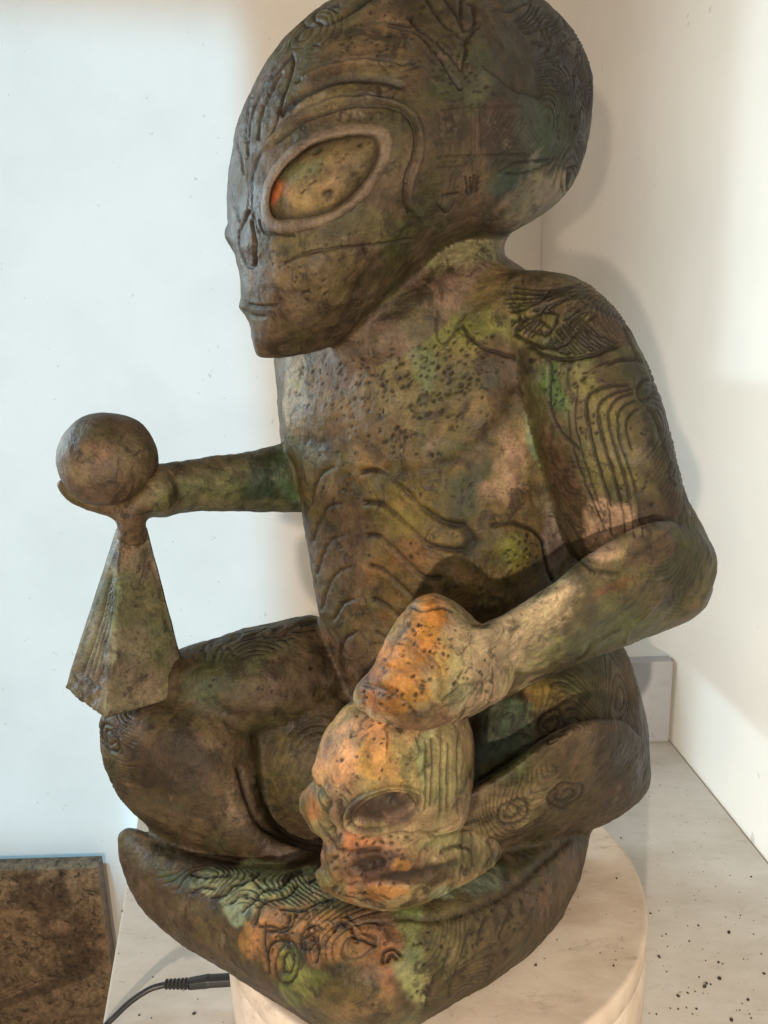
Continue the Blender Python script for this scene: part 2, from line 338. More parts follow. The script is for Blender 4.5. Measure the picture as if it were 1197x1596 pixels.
def sculpt(comps, relax=3):
    ys = []
    for c in comps:
        m = c.phi > 0; h = PX * np.sqrt(np.maximum(c.phi, 0) * c.k2); ys += [(c.Y - h)[m].min(), (c.Y + h)[m].max()]
    dy = G * PX; y0 = min(ys) - .03; NY = int((max(ys) + .03 - y0) / dy) + 1; gy = y0 + dy * np.arange(NY)
    i0 = min(c.i0 for c in comps); i1 = max(c.i1 for c in comps); j0 = min(c.j0 for c in comps); j1 = max(c.j1 for c in comps)
    A = np.full((i1 - i0, j1 - j0, NY), 70, np.float32); Lb = np.zeros(A.shape, np.uint8)
    for ci, c in enumerate(comps):
        m = c.phi > -1e9; h = PX * np.sqrt(np.maximum(c.phi, 0) * c.k2); mm = c.phi > 0
        ka = max(0, int(((c.Y - h)[mm].min() - .03 - y0) / dy)); kb = min(NY, int(((c.Y + h)[mm].max() + .03 - y0) / dy) + 1)
        s = (gy[None, None, ka:kb] - c.Y[:, :, None]).astype(np.float32) / PX
        g2 = c.grad[:, :, None] * .5; ph = c.phi[:, :, None]
        d = np.where(ph > 0, np.sqrt(g2 * g2 + s * s) - np.sqrt(g2 * g2 + np.maximum(ph, 0) * c.k2), np.sqrt((g2 + np.maximum(-ph, 0) / c.slope) ** 2 + s * s) - g2)
        d = np.clip(d, -70, 70).astype(np.float32)
        sl = (slice(c.i0 - i0, c.i1 - i0), slice(c.j0 - j0, c.j1 - j0), slice(ka, kb)); a = A[sl]
        Lb[sl] = np.where(d < a, ci, Lb[sl])
        hh = np.clip(.5 + .5 * (a - d) / c.blend, 0, 1)
        A[sl] = a * (1 - hh) + d * hh - c.blend * hh * (1 - hh)
    neg = A < 0; n0, n1, n2 = A.shape
    cnt = np.zeros((n0 - 1, n1 - 1, n2 - 1), np.uint8)
    for a in (0, 1):
        for b in (0, 1):
            for q in (0, 1): cnt += neg[a:n0 - 1 + a, b:n1 - 1 + b, q:n2 - 1 + q]
    I, J, K = np.nonzero((cnt > 0) & (cnt < 8)); key = (I.astype(np.int64) * n1 + J) * n2 + K
    P = np.zeros((len(I), 3)); wt = np.zeros(len(I))
    cv = {(a, b, q): A[I + a, J + b, K + q] for a in (0, 1) for b in (0, 1) for q in (0, 1)}
    for a0, a1 in [(p, tuple(p[x] + (x == ax) for x in range(3))) for p in cv for ax in range(3) if p[ax] == 0]:
        x, y = cv[a0], cv[a1]; k = (x < 0) != (y < 0); t = np.where(k, x / np.where(k, x - y, 1), 0)
        for ax in range(3): P[:, ax] += np.where(k, a0[ax] + t * (a1[ax] - a0[ax]), 0)
        wt += k
    P /= wt[:, None]; P += np.stack([I, J, K], 1)
    quads = []
    for ax in range(3):
        o1, o2 = [(1, 2), (2, 0), (0, 1)][ax]
        lo = [slice(None)] * 3; hi = [slice(None)] * 3; lo[ax] = slice(0, -1); hi[ax] = slice(1, None)
        x, y = neg[tuple(lo)], neg[tuple(hi)]; e = np.argwhere(x != y); e = e[(e[:, o1] > 0) & (e[:, o2] > 0)]
        s = x[tuple(e.T)]
        def idx(d1, d2):
            q = e.copy(); q[:, o1] -= d1; q[:, o2] -= d2
            return np.searchsorted(key, (q[:, 0].astype(np.int64) * n1 + q[:, 1]) * n2 + q[:, 2])
        Q = np.stack([idx(1, 1), idx(0, 1), idx(0, 0), idx(1, 0)], 1); Q[~s] = Q[~s][:, ::-1]; quads.append(Q)
    Q = np.concatenate(quads)
    Ed = np.concatenate([Q[:, [0, 1]], Q[:, [1, 2]], Q[:, [2, 3]], Q[:, [3, 0]]]); nv = len(P)
    deg = np.bincount(Ed[:, 0], minlength=nv) + np.bincount(Ed[:, 1], minlength=nv)
    for _ in range(relax):
        acc = np.stack([np.bincount(Ed[:, 0], P[Ed[:, 1], x], nv) + np.bincount(Ed[:, 1], P[Ed[:, 0], x], nv) for x in range(3)], 1)
        P = P * .45 + .55 * acc / deg[:, None]
    u = U0 + G * (i0 + P[:, 0]); v = V0 + G * (j0 + P[:, 1]); y = y0 + dy * P[:, 2]
    Wp = at(u, v, y)
    def label(X):
        uu, vv = uv_of(X); a = np.clip(np.rint((uu - U0) / G - i0), 0, n0 - 1).astype(int); b = np.clip(np.rint((vv - V0) / G - j0), 0, n1 - 1).astype(int)
        q = np.clip(np.rint((X[:, 1] - y0) / dy), 0, n2 - 1).astype(int); return Lb[a, b, q], uu, vv
    a = Wp[Q[:, 0]]; nrm = np.cross(Wp[Q[:, 1]] - a, Wp[Q[:, 3]] - a); cen = A.shape
    # outward test on the whole: signed volume
    vol = (a * np.cross(Wp[Q[:, 1]], Wp[Q[:, 2]])).sum() + (a * np.cross(Wp[Q[:, 2]], Wp[Q[:, 3]])).sum()
    if vol < 0: Q = Q[:, ::-1]
    return Wp, Q, label
def refine(me, levels=1):
    o = bpy.data.objects.new('refine', me); S.collection.objects.link(o)
    md = o.modifiers.new('s', 'SUBSURF'); md.levels = levels; md.subdivision_type = 'CATMULL_CLARK'
    dg = bpy.context.evaluated_depsgraph_get(); dg.update()
    m2 = bpy.data.meshes.new_from_object(o.evaluated_get(dg)); bpy.data.objects.remove(o); bpy.data.meshes.remove(me)
    m2.polygons.foreach_set('use_smooth', [True] * len(m2.polygons)); return m2
def get_co(me):
    a = np.empty(len(me.vertices) * 3, np.float32); me.vertices.foreach_get('co', a); return a.reshape(-1, 3).astype(float)
def get_no(me):
    a = np.empty(len(me.vertices) * 3, np.float32); me.vertices.foreach_get('normal', a); return a.reshape(-1, 3).astype(float)
def put_co(me, P): me.vertices.foreach_set('co', P.astype(np.float32).ravel()); me.update()
def put_col(me, C, D=None):
    a = me.color_attributes.new('patina_shading', 'FLOAT_COLOR', 'POINT')
    a.data.foreach_set('color', np.c_[np.clip(C, .004, .9), np.zeros(len(C)) if D is None else np.clip(D, 0, 1)].astype(np.float32).ravel())

# relief maps: engraved strokes and raised ridges, one map for each region of the statue
RU0, RV0, RW, RH = 0, -60, 1200, 1700
class Relief:
    def __init__(s): s.h = np.zeros((RW, RH), np.float32); s.up = np.zeros((RW, RH), np.float32); s.sw = np.zeros((RW, RH), np.float32); s.dark = np.zeros((RW, RH), np.float32)
    def stroke(s, pts, w=3.2, d=4.0, dark=.8, smooth=True, closed=False, taper=False, jit=.5):
        P = crom(pts, 6, closed) if smooth else np.asarray(pts, float)
        if jit:
            P = P + rng.normal(0, jit, P.shape)
        lo = np.maximum(np.floor(P.min(0) - 4 * w - 2), [RU0, RV0]).astype(int); hi = np.minimum(np.ceil(P.max(0) + 4 * w + 2), [RU0 + RW, RV0 + RH]).astype(int)
        if (hi <= lo).any(): return
        UU, VV = np.meshgrid(np.arange(lo[0], hi[0]), np.arange(lo[1], hi[1]), indexing='ij')
        q = pdist(P, UU.astype(np.float32), VV.astype(np.float32), closed); g = np.exp(-(q / w) ** 2)
        sl = (slice(lo[0] - RU0, hi[0] - RU0), slice(lo[1] - RV0, hi[1] - RV0))
        if d > 0: s.h[sl] = np.minimum(s.h[sl], -d * g)
        else: s.up[sl] = np.maximum(s.up[sl], -d * g); s.h[sl] *= 1 - .8 * g
        s.dark[sl] = np.maximum(s.dark[sl], dark * g) if dark > 0 else s.dark[sl] * (1 - g) + dark * g * 0
    def area(s, poly, depth, soft=8, dark=0):
        P = crom(poly, 6); lo = np.floor(P.min(0) - 4).astype(int); hi = np.ceil(P.max(0) + 4).astype(int)
        UU, VV = np.meshgrid(np.arange(lo[0], hi[0]), np.arange(lo[1], hi[1]), indexing='ij'); UU = UU.astype(np.float32); VV = VV.astype(np.float32)
        q = np.where(inside(P, UU, VV), pdist(P, UU, VV), 0); g = np.clip(q / soft, 0, 1); g = g * g * (3 - 2 * g)
        sl = (slice(lo[0] - RU0, hi[0] - RU0), slice(lo[1] - RV0, hi[1] - RV0)); s.sw[sl] += -depth * g; s.dark[sl] = np.maximum(s.dark[sl], dark * g)
    def bumpy(s, u, v, r, d):
        lo = np.array([u - 3 * r, v - 3 * r]).astype(int); hi = np.array([u + 3 * r, v + 3 * r]).astype(int)
        lo = np.maximum(lo, [RU0, RV0]); hi = np.minimum(hi, [RU0 + RW, RV0 + RH])
        UU, VV = np.meshgrid(np.arange(lo[0], hi[0]), np.arange(lo[1], hi[1]), indexing='ij')
        s.sw[lo[0] - RU0:hi[0] - RU0, lo[1] - RV0:hi[1] - RV0] += d * np.exp(-((UU - u) ** 2 + (VV - v) ** 2) / (r * r))
    def pits(s, poly, n, r0=1.2, r1=2.6, d=3, lean=0.6):
        P = np.asarray(poly, float); lo, hi = P.min(0), P.max(0); k = 0
        while k < n:
            q = lo + rng.random(2) * (hi - lo)
            if not inside(P, q[:1], q[1:])[0]: continue
            r = rng.uniform(r0, r1) * (1.6 if rng.random() < .12 else 1); a = lean + rng.normal(0, .5); l = rng.uniform(0, 4)
            s.stroke([q, q + l * np.array([math.cos(a), -math.sin(a)]) + .01], r, d * rng.uniform(.5, 1), rng.uniform(.5, 1), False, jit=0); k += 1
    def hatch(s, p0, p1, q0, q1, n, w=2, d=3, dark=.8, bow=0.0, jit=1.0):   # n strokes sliding from p0-p1 to q0-q1
        p0, p1, q0, q1 = map(lambda x: np.array(x, float), (p0, p1, q0, q1))
        for i in range(n):
            t = i / max(n - 1, 1); a = p0 + (q0 - p0) * t + rng.normal(0, jit, 2); b = p1 + (q1 - p1) * t + rng.normal(0, jit, 2); e = b - a
            m = (a + b) / 2 + bow * np.array([-e[1], e[0]]); s.stroke([a, m, b], w, d, dark)
    def sample(s, u, v):
        a = np.clip(u - RU0, 0, RW - 1.01); b = np.clip(v - RV0, 0, RH - 1.01); i = a.astype(int); j = b.astype(int); fa, fb = a - i, b - j
        def g(m): return (m[i, j] * (1 - fa) + m[i + 1, j] * fa) * (1 - fb) + (m[i, j + 1] * (1 - fa) + m[i + 1, j + 1] * fa) * fb
        return g(s.h) + g(s.up) + g(s.sw), g(s.dark)
def blobs(u, v, P, base, spots):                              # patina: (u, v, ru, rv, turn, colour, strength)
    C = np.tile(lin(base), (len(u), 1)); wu = 26 * fbm(P * 22, 2); wv = 26 * fbm(P * 22 + 40, 2)
    w2 = fbm(P * 60 + 9, 4)
    for (bu, bv, ru, rv, t, col, st) in spots:
        x = u + wu - bu; y = v + wv - bv; c, s_ = math.cos(t), math.sin(t)
        q = ((x * c + y * s_) / ru) ** 2 + ((-x * s_ + y * c) / rv) ** 2
        k = np.clip((1.08 - q + .42 * w2) * 1.15, 0, 1); k = (k * k * (3 - 2 * k) * st)[:, None]; C = C * (1 - k) + lin(col) * k
    return C

# ------------------------------------------------------------------ the statue
statue = empty('alien_statue', (0.03, 0.66, 0.10))
tag(statue, 'green brown alien statue sitting cross legged, ball in one hand, skull under the other', 'statue')
HEAD = Comp('head', [(520, -2), (470, 35), (432, 75), (398, 128), (370, 190), (357, 260), (354, 325), (356, 345), (350, 364), (354, 376), (364, 396), (372, 440), (374, 466), (371, 478), (380, 490), (388, 506), (394, 538), (402, 556), (440, 557), (500, 546), (545, 520), (590, 480), (640, 432), (690, 385), (740, 368), (790, 365), (850, 330), (893, 288), (915, 230), (926, 150), (920, 98), (892, 42), (850, 0), (790, -35), (700, -52), (600, -38)],
            .112, [(380, 300, .655), (400, 520, .640), (600, 200, .675), (850, 150, .70), (600, 480, .665), (720, 0, .69), (850, 320, .71)], 10)
NECK = Comp('neck', [(520, 520), (560, 470), (620, 420), (680, 375), (740, 350), (785, 362), (788, 400), (830, 430), (840, 480), (760, 540), (640, 580), (540, 580)],
            .062, [(560, 520, .69), (740, 380, .715), (800, 460, .71)], 26)
TORSO = Comp('torso', [(452, 540), (441, 610), (443, 690), (462, 730), (470, 800), (480, 860), (490, 930), (508, 1000), (535, 1080), (590, 1150), (700, 1180), (790, 1140), (830, 1040), (850, 960), (880, 915), (908, 880), (898, 830), (884, 770), (876, 700), (872, 620), (900, 520), (880, 450), (800, 418), (700, 405), (600, 440), (520, 500)],
             .075, [(450, 600, .735), (450, 720, .73), (500, 900, .715), (700, 600, .695), (880, 480, .665), (840, 900, .675), (890, 850, .68), (560, 1100, .70), (760, 1100, .68)], 14)
FARSH = Comp('far_arm', [(430, 552), (426, 570), (432, 620), (437, 690), (440, 720), (500, 720), (530, 640), (520, 520), (470, 520)], .04, [(430, 560, .775), (440, 720, .775), (520, 560, .775), (520, 700, .775)], 8)
UPARM = Comp('arm', [(790, 440), (850, 422), (910, 438), (958, 478), (992, 530), (1022, 600), (1046, 680), (1070, 765), (1100, 825), (1113, 865), (1108, 925), (1078, 962), (1010, 975), (950, 930), (915, 890), (892, 860), (868, 800), (842, 720), (815, 640), (790, 540)],
             .058, [(850, 470, .645), (1000, 600, .625), (1080, 900, .605), (880, 800, .640), (960, 700, .62)], 26)
FOREARM = Comp('arm', [(1113, 862), (1108, 930), (1078, 964), (1000, 998), (920, 1030), (840, 1062), (770, 1095), (720, 1110), (700, 1050), (730, 985), (752, 972), (800, 948), (858, 912), (900, 878), (960, 840), (1040, 810)],
               .045, [(1080, 900, .600), (950, 950, .575), (760, 1030, .525), (700, 1060, .515)], 14)
HAND = Comp('hand', [(636, 945), (660, 928), (684, 925), (712, 938), (740, 962), (772, 990), (800, 1040), (790, 1085), (750, 1110), (700, 1130), (650, 1142), (612, 1136), (580, 1122), (552, 1098), (556, 1070), (580, 1042), (596, 1010), (612, 978)],
            .044, [(660, 940, .512), (560, 1090, .512), (650, 1120, .490), (780, 1040, .525)], 10)
HIP = Comp('leg', [(740, 1080), (800, 1040), (880, 1000), (950, 985), (975, 1015), (992, 1060), (1006, 1110), (1014, 1170), (1012, 1215), (1000, 1245), (960, 1275), (915, 1292), (840, 1310), (760, 1300), (720, 1230)],
           .085, [(960, 1020, .705), (1000, 1200, .685), (800, 1150, .675), (850, 1290, .665)], 12)
THIGH = Comp('leg', [(690, 1280), (720, 1240), (770, 1208), (830, 1165), (880, 1135), (950, 1120), (1000, 1150), (1012, 1195), (1004, 1238), (960, 1272), (900, 1296), (840, 1330), (770, 1360), (700, 1350)],
             .052, [(720, 1290, .565), (850, 1230, .600), (990, 1190, .655)], 12)
FARTHIGH = Comp('leg', [(250, 1040), (287, 1010), (330, 997), (380, 980), (430, 968), (470, 958), (505, 965), (545, 1030), (570, 1090), (540, 1130), (440, 1150), (330, 1140), (262, 1100)],
                .055, [(280, 1050, .685), (480, 1010, .725), (540, 1100, .715), (400, 1100, .69)], 14)
FARSHIN = Comp('leg', [(153, 1130), (164, 1108), (200, 1098), (260, 1086), (330, 1090), (390, 1120), (410, 1180), (412, 1240), (430, 1290), (470, 1315), (503, 1322), (508, 1338), (470, 1350), (420, 1356), (370, 1345), (320, 1335), (262, 1312), (218, 1276), (184, 1238), (162, 1190)],
                .055, [(170, 1150, .665), (300, 1120, .668), (300, 1300, .650), (490, 1335, .615), (400, 1200, .665)], 16)
INNER = Comp('leg', [(360, 1110), (450, 1090), (540, 1080), (580, 1150), (570, 1260), (530, 1340), (480, 1330), (420, 1290), (380, 1220), (350, 1150)], .045, [(380, 1150, .690), (540, 1120, .690), (500, 1310, .655)], 16)
BASE = Comp('leg', [(184, 1312), (190, 1296), (206, 1292), (240, 1303), (330, 1338), (430, 1352), (500, 1330), (580, 1310), (700, 1290), (800, 1275), (880, 1272), (914, 1288), (914, 1330), (900, 1380), (874, 1436), (840, 1475), (800, 1508), (750, 1542), (690, 1575), (640, 1604), (590, 1622), (540, 1620), (500, 1608), (440, 1570), (385, 1534), (325, 1497), (275, 1466), (235, 1432), (205, 1392), (190, 1350)],
            .085, [(190, 1310, .655), (240, 1430, .615), (330, 1497, .580), (400, 1545, .548), (500, 1606, .505), (590, 1622, .495), (700, 1570, .518), (800, 1508, .556), (874, 1436, .615), (914, 1290, .700), (400, 1380, .600), (560, 1450, .570), (720, 1400, .585), (830, 1350, .640)], 18)
FARFORE = Comp('far_arm', [(236, 728), (262, 722), (300, 716), (360, 707), (410, 700), (450, 690), (520, 680), (540, 760), (520, 800), (468, 798), (380, 797), (320, 797), (280, 800), (250, 806), (232, 790)],
               .030, [(240, 730, .690), (240, 800, .690), (450, 700, .755), (450, 800, .755)], 8)
CUP = Comp('far_hand', [(88, 756), (93, 748), (104, 752), (118, 766), (150, 775), (190, 770), (230, 735), (250, 725), (275, 740), (285, 780), (262, 803), (236, 806), (228, 815), (226, 850), (184, 850), (181, 815), (160, 803), (130, 790), (104, 776)],
           .030, [(95, 756, .672), (200, 800, .682), (260, 760, .690)], 6)
BODY = [HEAD, NECK, TORSO, FARSH, UPARM, FOREARM, HAND, HIP, THIGH, FARTHIGH, FARSHIN, INNER, BASE, FARFORE, CUP]

# ---- engravings
RH_ = Relief(); RT = Relief(); RA = Relief(); RN = Relief(); RL = Relief(); RF = Relief(); RS = Relief()
h = RH_
# long leaf between the brows, forehead plates and the nose ridge
h.stroke([(457, 85), (432, 112), (408, 140), (396, 165), (388, 200), (386, 240)], 2.2, 2.2); h.stroke([(457, 85), (455, 108), (444, 145), (432, 185), (418, 220), (402, 246)], 2.4, 2.6)
h.stroke([(438, 112), (420, 145), (408, 175), (402, 215)], 2.6, 3, .5); h.stroke([(380, 250), (384, 205), (393, 165)], 2.6, -1.5, 0); h.stroke([(402, 246), (394, 275), (393, 310), (398, 345), (406, 362)], 2.8, 2); h.stroke([(382, 250), (384, 300), (383, 330)], 3, -2, 0)
h.stroke([(388, 330), (376, 350), (372, 372), (376, 400), (386, 416), (396, 412), (398, 380), (392, 345)], 2.4, 4, .7); h.bumpy(385, 385, 13, 5); h.stroke([(366, 205), (372, 240), (380, 270)], 2.4, 3, .6)
h.stroke([(362, 290), (366, 320), (372, 345)], 2.6, 3, .6); h.stroke([(400, 118), (388, 140), (378, 165), (372, 190)], 2.2, 2.6, .6); h.stroke([(390, 150), (384, 185), (382, 220)], 2.5, 3, .6)
# lid lines above the eye
h.stroke([(462, 128), (490, 108), (530, 96), (580, 92), (630, 100)], 2.4, 4, .7); h.stroke([(470, 122), (510, 104), (560, 98), (605, 99)], 2.0, -2.5, 0)
h.stroke([(440, 175), (465, 152), (500, 134), (545, 124), (590, 126), (625, 134)], 6, 5, .75); h.stroke([(455, 160), (490, 140), (540, 128), (585, 129), (610, 138)], 3, 3, .6)
h.stroke([(412, 232), (436, 205), (470, 180), (510, 163), (555, 155), (600, 158), (636, 172), (654, 200), (656, 235), (648, 262), (640, 290), (641, 318), (650, 334)], 4.5, -5, 0)
h.stroke([(420, 215), (452, 182), (500, 158), (560, 148), (610, 152)], 2, 4, .7); h.stroke([(430, 222), (470, 190), (520, 172), (570, 165), (620, 172), (644, 200), (645, 240), (634, 270), (630, 310), (638, 332)], 2.3, 4, .7)
h.stroke([(588, 128), (592, 150)], 4, 4, .7, False); h.stroke([(596, 130), (625, 134)], 3, 4, .6, False)
for x in range(525, 640, 17): h.stroke([(x + rng.normal(0, 3), 176), (x + 2, 186)], 2.2, 2, .55, False)
for x, y in ((532, 178), (560, 176), (590, 178), (606, 146), (616, 150)): h.bumpy(x, y, 4, 2.5)
# seams under the eye, cheek, mouth
h.area([(413, 342), (411, 312), (419, 279), (444, 245), (478, 218), (515, 204), (557, 197), (591, 199), (604, 215), (604, 239), (591, 269), (566, 303), (534, 330), (497, 348), (460, 356), (429, 355)], 19, 9)
h.stroke([(404, 345), (412, 362), (440, 366), (458, 367)], 2.2, 3.5, .7); h.stroke([(444, 410), (480, 394), (520, 386), (565, 384), (600, 380), (640, 372)], 2.6, 3, .6); h.stroke([(566, 384), (572, 396)], 3, 4, .7)
for x in range(466, 545, 13): h.stroke([(x + rng.normal(0, 3), 368), (x + 2, 380)], 2, .9, .25, False)
h.bumpy(500, 420, 42, 9); h.stroke([(380, 470), (392, 476), (410, 478), (430, 476)], 2.6, 4, .6); h.stroke([(378, 484), (392, 492), (412, 494)], 3, 3.5, .5); h.bumpy(384, 474, 6, 3)
h.stroke([(640, 355), (600, 395), (560, 440), (540, 490), (510, 530)], 6, 2, .35)
# V mark and scroll on the side of the skull, hatching at the back
h.stroke([(606, 40), (640, 44), (664, 62), (690, 95), (718, 138)], 2.6, 4.5); h.stroke([(636, 24), (650, 40), (680, 62), (705, 88), (720, 108)], 2.6, 4.5); h.stroke([(606, 34), (640, 38)], 2.4, 3.5)
h.stroke([(720, 108), (726, 80), (726, 62), (745, 40)], 2.6, 4); h.stroke([(664, 0), (690, 34), (712, 52), (728, 64)], 2.6, 4); h.stroke([(690, -4), (708, 20), (722, 48)], 2.4, 3.5); h.stroke([(718, 0), (717, 30), (728, 46), (740, 36), (736, 10), (728, 6)], 2.6, 4)
h.stroke([(770, 14), (790, 18), (812, 8), (826, 0)], 2.6, 4); h.stroke([(500, 38), (478, 40), (474, 28), (492, 6), (516, -6)], 2.6, 4.5); h.stroke([(530, 28), (510, 36), (490, 30), (498, 14), (528, 8)], 2.4, 4); h.stroke([(512, 12), (528, 18)], 2, 3); h.stroke([(532, 28), (552, 14), (580, -4)], 3, 4)
h.hatch((800, 34), (826, 8), (818, 52), (858, 24), 6, 2.2, 4, .9, .15); h.hatch((832, 30), (862, 26), (880, 66), (916, 62), 9, 2.2, 4, .9, -.22); h.hatch((838, 40), (850, 62), (870, 30), (888, 70), 5, 2, 3.5, .8)
h.hatch((848, 84), (872, 112), (870, 66), (900, 96), 7, 2, 3.2, .8); h.hatch((848, 112), (894, 90), (872, 150), (916, 128), 11, 1.8, 3.2, .85, .1); h.hatch((888, 118), (914, 178), (905, 95), (922, 150), 7, 1.8, 3, .8)
h.stroke([(830, 66), (864, 76), (892, 92), (906, 72), (898, 56)], 2.6, 4.5); h.stroke([(858, 112), (876, 128), (892, 122), (900, 100)], 2.8, 4.5); h.stroke([(898, 90), (908, 120), (914, 150), (904, 178), (892, 182)], 2.6, 5); h.stroke([(912, 60), (920, 100), (921, 150)], 2.4, 4)
h.stroke([(870, 182), (870, 216)], 2, 4, .9, False); h.stroke([(897, 200), (912, 206), (918, 232), (905, 256), (912, 262)], 2.6, 4.5); h.stroke([(885, 264), (906, 262), (896, 292), (884, 296), (888, 272)], 2.6, 4.5); h.hatch((904, 214), (918, 218), (900, 246), (914, 250), 5, 1.8, 3, .8)
h.stroke([(780, 268), (800, 258), (830, 252), (858, 250)], 2.4, 4, .7); h.stroke([(790, 272), (815, 272), (845, 262), (862, 248)], 2.2, 3, .6); h.stroke([(756, 105), (780, 120), (805, 140), (840, 152)], 2.6, 3, .5)
# circuit-like field
h.stroke([(690, 170), (720, 166), (760, 166), (815, 165)], 2.2, 2.4, .22, False); h.stroke([(683, 246), (740, 243), (820, 241)], 2.2, 2.4, .22, False); h.hatch((750, 208), (772, 172), (790, 232), (822, 190), 9, 1.7, 1.8, .28, .05)
h.hatch((724, 276), (730, 304), (748, 274), (744, 300), 5, 1.8, 3, .8); h.hatch((686, 176), (686, 212), (706, 172), (708, 214), 3, 1.8, 1.6, .2); h.stroke([(692, 186), (706, 182), (710, 196), (698, 206)], 2, 2.5, .5)
for x in (735, 742, 749): h.stroke([(x, 172), (x + 1, 240), (x - 1, 296)], 1.6, 1.5, .2)
for y in (218, 226, 254, 262): h.stroke([(684, y), (716, y - 2)], 1.6, 1.5, .2, False)
h.stroke([(690, 306), (712, 302)], 2.6, 3.5, .7, False); h.bumpy(694, 322, 11, 4); h.stroke([(682, 320), (694, 330), (706, 318)], 2, 2.5, .5)
h.pits([(640, 100), (720, 60), (800, 160), (700, 170)], 50, 1.2, 2.2, 2.5); h.pits([(440, 100), (600, 0), (700, 20), (620, 95)], 45, 1.1, 2, 2.2); h.pits([(420, 380), (620, 350), (560, 420), (440, 500)], 30, 1.1, 2, 2.2)
# torso: pits, collar lines, breast lines, ribs
t = RT
t.pits([(520, 560), (640, 540), (760, 480), (800, 560), (720, 720), (560, 700)], 130, 1.3, 2.6, 3.2); t.pits([(560, 560), (760, 520), (760, 650), (640, 700)], 110, 1.2, 2.2, 3); t.pits([(480, 680), (760, 720), (720, 860), (520, 900)], 70, 1.1, 2.1, 2.6); t.pits([(460, 570), (540, 560), (560, 660), (460, 660)], 40, 1.2, 2.2, 2.6)
t.stroke([(683, 486), (680, 520), (690, 535), (706, 518), (716, 500), (726, 488)], 2, 3, .6)
t.stroke([(720, 505), (732, 524), (756, 543), (785, 552), (810, 565), (828, 590), (837, 622), (832, 650)], 3, 5)
ribs = [[(565, 736), (585, 734), (605, 745), (632, 768), (658, 795), (690, 815), (722, 820)], [(570, 784), (592, 786), (615, 803), (640, 826), (668, 850), (700, 858), (722, 858)], [(572, 836), (590, 836), (612, 855), (635, 878), (660, 900), (684, 902)], [(576, 882), (594, 888), (614, 905), (640, 928)], [(582, 934), (602, 944), (625, 965)], [(588, 985), (604, 996), (618, 1010)]]
for i, q in enumerate(ribs): t.stroke(q, 4.6 - i * .3, 8 - i * .7, 1.0, jit=0); t.stroke(q[-3:], 6.5 - i * .6, 7 - i, 1.0, jit=0); t.stroke([(x + 3, y + 9) for x, y in q[:6]], 7, -1.2, 0)
for q in ([(520, 728), (503, 738), (490, 760), (484, 785)], [(530, 785), (510, 790), (496, 815), (488, 842)], [(535, 836), (515, 842), (502, 866), (494, 895)], [(545, 884), (522, 896), (508, 922), (502, 950)], [(552, 934), (535, 942), (520, 965)], [(556, 985), (540, 995), (528, 1020)]): t.stroke(q, 3, 3.6, .5)
t.stroke([(545, 700), (550, 800), (556, 900), (565, 1000), (575, 1080)], 9, 2.5, .1); t.bumpy(600, 640, 60, 8); t.bumpy(500, 640, 32, 6); t.stroke([(500, 692), (480, 686)], 14, 3, .55); t.stroke([(570, 690), (590, 712)], 11, 3, .5); t.stroke([(690, 722), (715, 718), (732, 724)], 9, 4, .6); t.stroke([(600, 742), (660, 736), (720, 715), (770, 670), (800, 620)], 14, 5, .25)
t.stroke([(722, 820), (735, 842), (728, 858)], 10, 5, .8); t.bumpy(800, 850, 34, 12); t.stroke([(770, 818), (806, 816), (836, 832), (848, 850)], 3.5, 5, .8); t.stroke([(846, 845), (852, 880), (858, 902)], 3, 5, .8)
for _ in range(26):
    x, y = rng.uniform(735, 800), rng.uniform(880, 955); t.stroke([(x, y), (x + rng.normal(0, 5), y + rng.uniform(6, 14))], 2, -2.5, 0)
t.pits([(775, 830), (835, 830), (845, 890), (790, 890)], 26, 1.2, 2.4, 3)
# arm and shoulder: the scratched bird-like emblem, long contour lines, elbow swirls
a = RA
a.stroke([(776, 486), (810, 482), (840, 466), (856, 450)], 2.6, 4.5); a.stroke([(770, 492), (800, 500), (830, 492), (850, 474)], 2.6, 4.5); a.hatch((784, 476), (850, 462), (800, 446), (905, 440), 7, 2, 3.4, .75, .06); a.hatch((850, 480), (920, 462), (860, 455), (915, 448), 5, 1.9, 3, .7, -.06)
a.stroke([(786, 502), (798, 518), (820, 534), (850, 542), (880, 535), (895, 520)], 3.4, 6); a.stroke([(815, 530), (840, 552), (875, 560), (920, 554), (960, 540)], 3.6, 6); a.stroke([(780, 505), (800, 500), (815, 512), (840, 520), (860, 510), (868, 490), (850, 484), (828, 482)], 2.6, 4)
a.hatch((806, 496), (792, 512), (846, 500), (824, 524), 7, 2.2, 3.8, .85); a.hatch((866, 514), (900, 552), (905, 490), (960, 536), 9, 2.4, 4.2, .85, .05); a.hatch((880, 496), (905, 480), (900, 512), (925, 490), 4, 2.2, 4, .8); a.hatch((850, 535), (880, 552), (862, 524), (886, 548), 4, 2.2, 4, .8); a.hatch((905, 470), (975, 500), (918, 450), (975, 482), 7, 1.8, 2.8, .7)
a.stroke([(836, 498), (850, 506), (856, 516), (846, 522), (838, 514)], 2.4, 4)
a.stroke([(820, 540), (852, 560), (858, 580), (856, 610), (858, 640), (872, 672), (900, 700)], 2.8, 4.5); a.stroke([(906, 592), (930, 574), (960, 562), (990, 560)], 3, 5); a.stroke([(912, 584), (945, 568)], 2.4, -3, 0)
